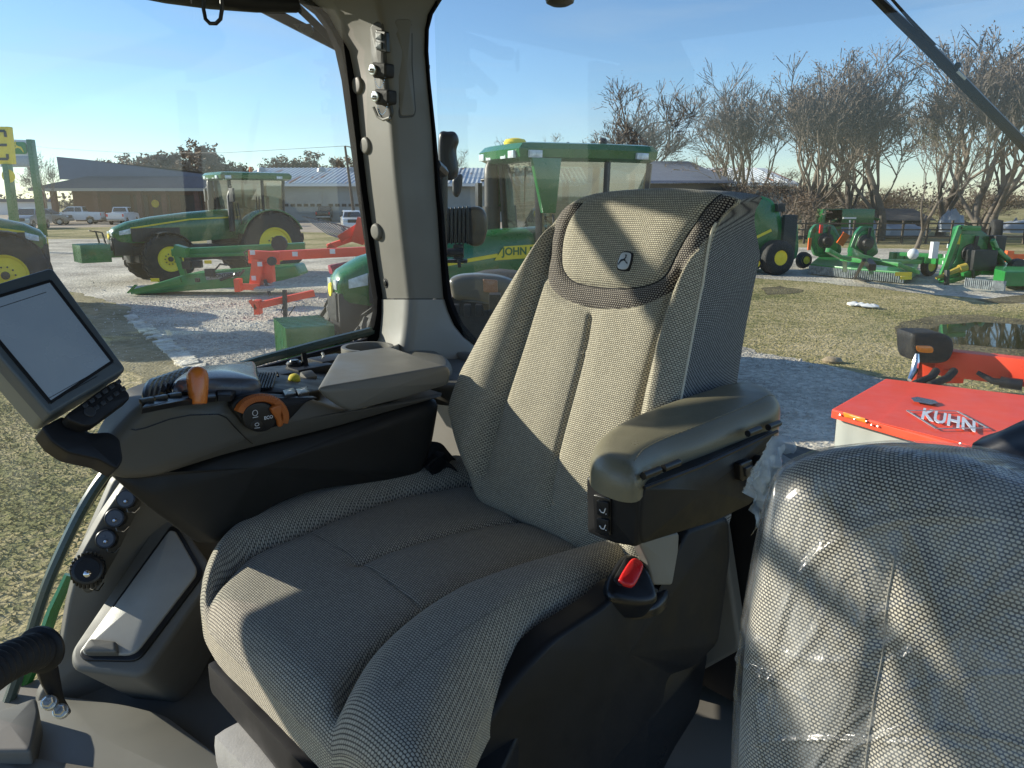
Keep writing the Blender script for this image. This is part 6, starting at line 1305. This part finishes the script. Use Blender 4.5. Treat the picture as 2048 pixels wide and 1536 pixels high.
# curtain with folds
cur=mat('curtain_fabric',(.40,.41,.38),.8,var=.04,vs=3,bump=.3,bs=120)
m=MB();n=90;vs=[];
path=[a_+np.array([.05,.02,0]),e_+np.array([.05,.02,0]),d2]
pp=resamp(np.array(path),n,False);rr=random.Random(3)
for k,zz in enumerate((zt-.06,zt-.35,zt-.75)):
    for i in range(n):
        am=.002+.008*k;o=am*math.sin(i*.30+1.3*math.sin(i*.13))+am*.4*math.sin(i*.8);
        nrm=np.array([-.3,-1,0]);vs.append((pp[i][0]+nrm[0]*o*1.0,pp[i][1]+nrm[1]*o-.012*k,zz))
m.add(vs,[(k*n+i,k*n+i+1,(k+1)*n+i+1,(k+1)*n+i) for k in range(2) for i in range(n-1)]);m.build('curtain',cur,KH)
m=MB();vs=[];pp=resamp(np.array([b_+np.array([.03,-.05,0]),a_+np.array([.05,.03,0])]),16,False)
for k,zz in enumerate((zt-.06,zt-.35,zt-.75)):
    for i in range(16):vs.append((pp[i][0]-.012*math.sin(i*1.1)*k,pp[i][1],zz))
m.add(vs,[(k*16+i,k*16+i+1,(k+1)*16+i+1,(k+1)*16+i) for k in range(2) for i in range(15)]);m.build('curtain',cur,KH)
# frame beam with lamp above
q1_=Y(1872,722,6.9);q2_=Y(2120,752,6.2)
m=MB();m.beam(q1_,q2_,.16,.24);m.beam(Y(1855,712,6.9),Y(1850,765,6.7),.14,.05);m.beam(Y(1832,715,6.9),Y(1826,765,6.7),.05,.03);m.build('frame_beam',kred,KH,bevel=.02)
m=MB();m.box(Y(1905,752,6.75),(.16,.1,.12));m.build('frame_bracket',kred,KH,bevel=.01)
lm=empty('warning_lamp',Y(1866,697,6.85),'rounded black lamp housing with an oval amber lens above the red mower','lamp')
PLm=PY(6.62)
pil('lamp_housing',PLm,[(1826,672),(1835,667),(1880,667),(1900,673),(1909,682),(1911,702),(1900,722),(1880,728),(1840,726),(1828,715),(1825,690)],.28,.05,M['rubber'],lm,n=60)
pil('lens_rim',PLm,[(1829,690),(1836,689),(1860,690),(1867,697),(1866,705),(1858,707),(1836,705),(1829,699)],.02,.004,M['black'],lm,n=40,h0=.012)
pil('lens',PLm,[(1831,691),(1837,690.5),(1859,691.5),(1865,697),(1864,704),(1857,705.5),(1837,703.5),(1831,698)],.02,.006,M['amber'],lm,n=40,h0=.017)
m=MB();m.tube([Y(1834,708,6.6),Y(1832,722,6.58),Y(1828,742,6.56),Y(1819,760,6.5)],[.018,.03,.032,.02],8);m.build('chrome_pin',M['chrome'],KH)
m=MB();m.tube([Y(1830,768,6.35),Y(1862,755,6.4),Y(1872,742,6.5)],.035,10);m.tube([Y(1858,771,6.3),Y(1895,756,6.4),Y(1908,742,6.5)],.035,10);m.build('rubber_grip',M['rubber'],KH)
m=MB();m.tube([Y(1955,745,6.5),Y(1985,762,6.4),Y(2040,770,6.3)],[.02,.03,.045],8);m.tube([Y(2000,764,6.35),Y(2045,770,6.25)],.05,10);m.build('hydraulic_ram',M['blackm'],KH)
# ================================================================= our own tractor outside the glass
own=empty('tractor_exterior',Y(950,560,2.9),'black mirror, finned work light and curved fender fixed outside, right of the corner post','tractor part')
m=MB();m.tube([Y(876,620,2.6),Y(884,500,2.6),Y(885,340,2.6)],.018,10);m.tube([Y(870,330,2.5),Y(886,345,2.6)],.02,8);m.build('mirror_stalk',M['black'],own)
pil('mirror_housing',PY(2.75),[(877,268),(896,262),(910,264),(915,280),(910,300),(914,340),(908,355),(895,360),(882,352),(876,330)],.07,.02,M['black'],own,n=60,back=True)
pil('small_mirror',PY(4.2),[(905,358),(918,348),(924,352),(921,380),(914,394),(905,388),(904,372)],.06,.02,M['blackm'],own,n=40)
PF=PY(2.72)
wl=pil('work_light',PF,[(944,412),(962,414),(973,430),(974,460),(966,490),(948,494),(934,488),(932,418)],.10,.015,M['black'],own,smooth=False,rc=.02)
for i in range(6):
    x=892+i*8;pil('cooling_fin',PF,[(x,418-i*.8),(x+3,414-i*.6),(x+6,418),(x+6,484),(x+2,490),(x,484)],.09,.004,M['black'],wl,smooth=False,rc=.004)
m=MB();m.box(Y(915,455,2.80),(.09,.06,.11));m.build('light_body',M['black'],wl,bevel=.01)
m=MB();m.box(Y(917,503,2.72),(.035,.05,.05));m.lathe(Y(905,505,2.7),(1,0,0),[(-.02,.016),(.04,.016)],12);m.box(Y(915,522,2.72),(.07,.04,.012));m.tube([Y(918,520,2.7),Y(919,535,2.7)],.007,8);m.build('light_bracket',M['blackm'],wl,bevel=.004)
fe=mat('fender_plastic',(.13,.12,.10),.35,var=.05,vs=3,coat=.2)
PFe=PY(3.3)
pil('rear_fender',PFe,[(895,560),(915,552),(950,549),(1000,553),(1060,575),(1110,640),(1110,720),(1080,700),(1050,640),(1010,610),(960,594),(905,605)],.10,.03,fe,own,smooth=False,rc=.04,n=120)
pil('fender_reflector',PFe,[(966,558),(995,560),(996,586),(967,584)],.01,.003,mat('dull_amber',(.35,.17,.10),.3,var=.1,vs=90,coat=.5),own,smooth=False,rc=.005,h0=.006)
m=MB();m.lathe((Y(1000,720,3.6)[0],3.75,Y(1000,720,3.6)[2]),(0,-1,0),[(0,.15),(0,.40),(.1,.44),(.3,.44),(.4,.40),(.42,.2)],40);m.build('tyre',M['tyre'],own)
m=MB();
for x in (912,935,958): m.box(Y(x,620,3.2),(.03,.05,.05))
m.box(Y(990,610,3.2),(.05,.08,.10));m.build('hydraulic_block',M['blackm'],own,bevel=.006)
# ================================================================= fence, posts and clutter behind the right-hand implements
fn_=empty('yard_fence',G(1900,480),'dark wire and rail fence running behind the implements at right','fence')
wood=mat('fence_wood',(.10,.08,.06),.9,var=.3,vs=4)
YF=50.
m=MB()
for i in range(26):
    x=Y(1560,470,YF)[0]+i*1.6;m.box((x,YF,.75),(.12,.12,1.5))
    fp=None
m.build('fence_post',wood,fn_)
m=MB();x0=Y(1560,470,YF)[0]
for z in (.45,.9,1.3):m.box((x0+20,YF-.08,z),(42,.05,.09))
m.build('fence_rail',wood,fn_)
for i,(x,y,w_,h_) in enumerate(((1745,430,2.6,1.0),(1800,440,4.8,.8),(1905,435,1.7,1.5),(1700,436,1.5,.7),(2040,440,3.0,1.0))):
    c_=Y(x,y,56+i);rr=random.Random(i);z0=0
    m=MB();m.loft([[(c_[0]+w_/2*k*math.cos(a)*rr.uniform(.8,1.15),56+i+.8*k*math.sin(a),z0+h_*(z*rr.uniform(.75,1.2)+.3)) for a in np.linspace(0,6.28,15)[:-1]] for k,z in ((1,0),(1.05,.4),(.8,.75),(.4,1.0))])
    lab=['white tarp heap behind the trees, left of the long pale one','long low white tarp between the tree trunks','tall pale blue-white covered stack behind the trees','small white sheet low beside the leftmost trunk','white sheeted heap at the right edge of the picture'][i]
    tag(m.build('tarp_heap',M['tarp'],smooth=True,cut=30),lab,'tarp','tarped heaps beyond the fence')
# tractors far behind as dark green blocks with wheels are left as one distant implement
fi=empty('far_implement',Y(1680,440,52)*np.array([1,1,0]),'dark green implement with a white boom far behind the folded cutters','implement')
m=MB();m.box(Y(1690,436,52),(3.5,1,1.2));m.box(Y(1660,445,52),(1.2,1,1.8));m.tube([Y(1640,455,51),Y(1700,425,52),Y(1760,440,52)],.1,6);m.build('frame',M['jd'],fi,bevel=.1)
m=MB();m.beam(Y(1686,436,51),Y(1712,436,51),.1,.1);m.beam(Y(1700,440,51),Y(1698,470,51),.08,.08);m.build('boom',M['wp'],fi)
# ================================================================= trees
bark=mat('bark_grey',(.15,.125,.10),.9,var=.3,vs=2);twig=mat('twig_brown',(.165,.135,.11),.9,var=.25,vs=.7);leafb=mat('dry_leaves',(.19,.13,.085),.9,vs=.6,col2=(.27,.19,.12));leafg=mat('olive_leaves',(.09,.085,.025),.9,vs=.5,col2=(.17,.14,.05))
def tree_mesh(seed,h,spread,trunk_h,lev=6,leafn=1,tw=1.0,multi=1,r0=None):
    rr=random.Random(seed);T=MB();Cw=MB();Lf=[];LF=[]
    r0=r0 or h*.0125
    tips=[]
    def grow(p,d,l,r,k,mb):
        n=3 if k<3 else 2;pts=[p];rs=[r];q=p.copy();dd=d.copy();ls=l*(.45 if k==0 else 1)
        for i in range(n):
            dd=(dd+Vector((rr.gauss(0,.10),rr.gauss(0,.10),rr.gauss(0,.08)+.05))).normalized();q=q+dd*(ls/n);pts.append(q.copy());rs.append(max(r*(1-.30*(i+1)/n),.009))
        if k<=4: mb.tube(pts,rs,6 if k<2 else 4,cap=False)
        else:
            for a,b,ra in zip(pts[:-1],pts[1:],rs):
                s=(b-a).cross(Vector((rr.gauss(0,1),rr.gauss(0,1),rr.gauss(0,1))));s=s.normalized()*max(ra,.011);mb.add([a-s,a+s,b+s*.7,b-s*.7],[(0,1,2,3)])
        if k>=lev:
            tips.append(q);return
        nb_=rr.choice((2,3,3)) if k<lev-1 else rr.choice((3,4,4))
        for j in range(nb_):
            az=rr.uniform(0,6.28);tilt=rr.uniform(.25,.75)*spread;o=dd.orthogonal().normalized();o=Matrix.Rotation(az,3,dd)@o
            nd_=(dd*math.cos(tilt)+o*math.sin(tilt)).normalized();nd_.z+=.10;nd_.normalize()
            t=rr.uniform(.35,1.0) if j else 1.0;bp_=pts[0].lerp(pts[-1],t) if t<1 else pts[-1]
            grow(bp_,nd_,l*rr.uniform(.62,.88),r*(rr.uniform(.60,.72) if j==0 else rr.uniform(.42,.56)),k+1,mb if k else Cw)
    for _ in range(multi):
        d=Vector((rr.gauss(0,.10)*multi,rr.gauss(0,.10)*multi,1)).normalized()
        grow(Vector((rr.gauss(0,.15)*(multi-1),rr.gauss(0,.15)*(multi-1),-.1)),d,trunk_h,r0,0,T)
    for p in tips:
        for _ in range(leafn):
            if rr.random()<.75:
                c=p+Vector((rr.gauss(0,.09),rr.gauss(0,.09),rr.gauss(0,.08)));s=rr.uniform(.018,.045)*(2.6 if leafn>10 else 1);a=Vector((rr.gauss(0,1),rr.gauss(0,1),rr.gauss(0,1))).normalized();b=a.orthogonal()
                o=len(Lf);Lf.extend([c-a*s,c+b*s*.7,c+a*s]);LF.append((o,o+1,o+2))
    # normalise height
    zs=max(p.z for p in tips) if tips else h;f_=h/zs
    for mb in (T,Cw): mb.v=[(x*f_,y*f_,z*f_) for x,y,z in mb.v]
    Lf=[(v.x*f_,v.y*f_,v.z*f_) for v in Lf]
    return T,Cw,Lf,LF
TREES={}
def tree(key,loc,rz,s,label,group='bare trees beyond the yard',name='bare_tree',wid=1):
    wm=1.2 if key in 'ab' else 1.1
    if key not in TREES:
        args,leafm=SPEC[key];T,Cw,Lf,LF=tree_mesh(**args)
        root=empty(name,(0,0,0),label,'tree',group);a=T.build('trunk',bark,root,cut=80);b=Cw.build('crown',twig,root,cut=80)
        if LF: mesh_obj('dry_leaves',Lf,LF,leafm,root,smooth=False)
        TREES[key]=root
    else: root=copy_tree(TREES[key]);tag(root,label,'tree',group)
    root.location=(loc[0],loc[1],0);root.rotation_euler=(0,0,rz);root.scale=(s*wid*wm,s*wid*wm,s);return root
SPEC={'a':(dict(seed=3,h=11,spread=.95,trunk_h=2.3,lev=7,leafn=2,multi=1),leafb),'b':(dict(seed=11,h=12,spread=.85,trunk_h=2.2,lev=7,leafn=2,multi=2),leafb),'c':(dict(seed=21,h=10,spread=1.05,trunk_h=2.2,lev=7,leafn=2,multi=1),leafg),'d':(dict(seed=33,h=9,spread=1.1,trunk_h=1.4,lev=6,leafn=7,multi=3),leafb),'e':(dict(seed=45,h=9,spread=1.2,trunk_h=1.2,lev=5,leafn=26,multi=3),leafb)}
def tp(key,x,ybase,ytop,rz,label,Yd=None,wid=1,**k):
    Yv=Yd or G(x,ybase)[1];h=SPEC[key][0]['h'];zt_=Y(x,ytop,Yv)[2];return tree(key,(Y(x,ybase,Yv)[0],Yv),rz,zt_/h,label,wid=wid,**k)
tp('a',1232,400,160,0.3,'tall spreading bare tree rising behind the neighbouring tractor cab',Yd=70,wid=1.15)
tp('c',1075,400,262,1.0,'small thin bare tree left of the tall one behind the tractor cab',Yd=85)
tp('c',1330,400,225,2.2,'olive-leaved thin tree right of the tractor cab roof',Yd=72)
tp('b',1470,470,130,0.0,'bare tree with sparse olive leaves right of the seat backrest top',Yd=62)
tp('b',1610,470,70,1.7,'broad bare tree with several rising limbs above the baler',Yd=56,wid=1.05)
tp('a',1760,470,105,2.9,'brown-twigged tree above the low raised cutter wing',Yd=54,wid=1.1)
tp('b',1700,470,130,4.2,'slender bare tree between the two broad ones at right',Yd=66)
tp('c',1832,497,235,4.0,'nearest thin tree with a pale single trunk among the implements',wid=.9)
tp('a',1880,470,70,5.0,'tall bare tree behind the nearest pale-trunked tree',Yd=60)
tp('b',1975,455,0,2.5,'tallest forked bare tree crossed by the wiper arm',Yd=50,wid=1.15)
tp('a',2070,455,30,1.2,'bare tree cut by the right edge of the picture',Yd=54)
tp('d',1545,455,330,0.5,'low rusty-brown bushy tree just above the baler top',Yd=58,wid=1.6)
tp('d',1440,455,325,2.5,'low brown brush tree immediately right of the grey shed',Yd=66,wid=1.5)
tp('d',1660,455,360,1.5,'low brown brush tree beneath the broad bare tree',Yd=70,wid=1.8)
tp('d',1790,455,370,3.5,'low brown brush tree behind the farmhouse',Yd=78,wid=1.8)
tp('d',1950,455,370,5.5,'low brown brush tree behind the forked tree',Yd=80,wid=1.8)
G2='trees behind the shop and warehouse'
tp('e',372,400,288,0.0,'round dense brown tree rising over the shop roof',Yd=128,wid=1.15,group=G2,name='round_tree')
tp('e',238,400,308,1.5,'small rounded tree over the shop parapet, left of the dense brown one',Yd=130,wid=.9,group=G2,name='round_tree')
tp('e',285,400,316,2.5,'lowest rounded tree between two taller ones over the shop parapet',Yd=132,wid=.9,group=G2,name='round_tree')
tp('e',582,400,318,3.5,'olive tree rising above the warehouse ridge, left of the pair',Yd=140,group=G2,name='round_tree')
tp('e',652,400,307,4.5,'olive tree rising above the warehouse ridge, next to the utility pole',Yd=142,wid=1.2,group=G2,name='round_tree')
tp('e',472,400,328,5.5,'small dark tree top just right of the tractor beacon',Yd=138,wid=.7,group=G2,name='round_tree')
tp('a',88,400,300,5.5,'bare tree between the leaning sign post and the shop',Yd=95,wid=.8,group=G2)
tp('c',915,400,295,1.5,'thin bare tree top beside the black mirror',Yd=110,group=G2)
# far treeline : one mass on the horizon
rr=np.random.RandomState(4);V=[];F=[]
for i in range(26000):
    x=rr.uniform(-420,420);yy=rr.uniform(230,300);h=rr.uniform(0,1)**1.5*(5+3*math.sin(x*.05)+2*math.sin(x*.17));s=rr.uniform(.35,1.0);a=rr.normal(size=3);a/=np.linalg.norm(a);b=np.cross(a,rr.normal(size=3));b/=np.linalg.norm(b);o=len(V);c_=np.array([x,yy,h]);V+=[c_-a*s,c_+b*s,c_+a*s];F.append((o,o+1,o+2))
tag(mesh_obj('far_treeline',V,F,mat('far_wood',(.12,.10,.08),.95,var=.3,vs=.05),smooth=False),kind='stuff')
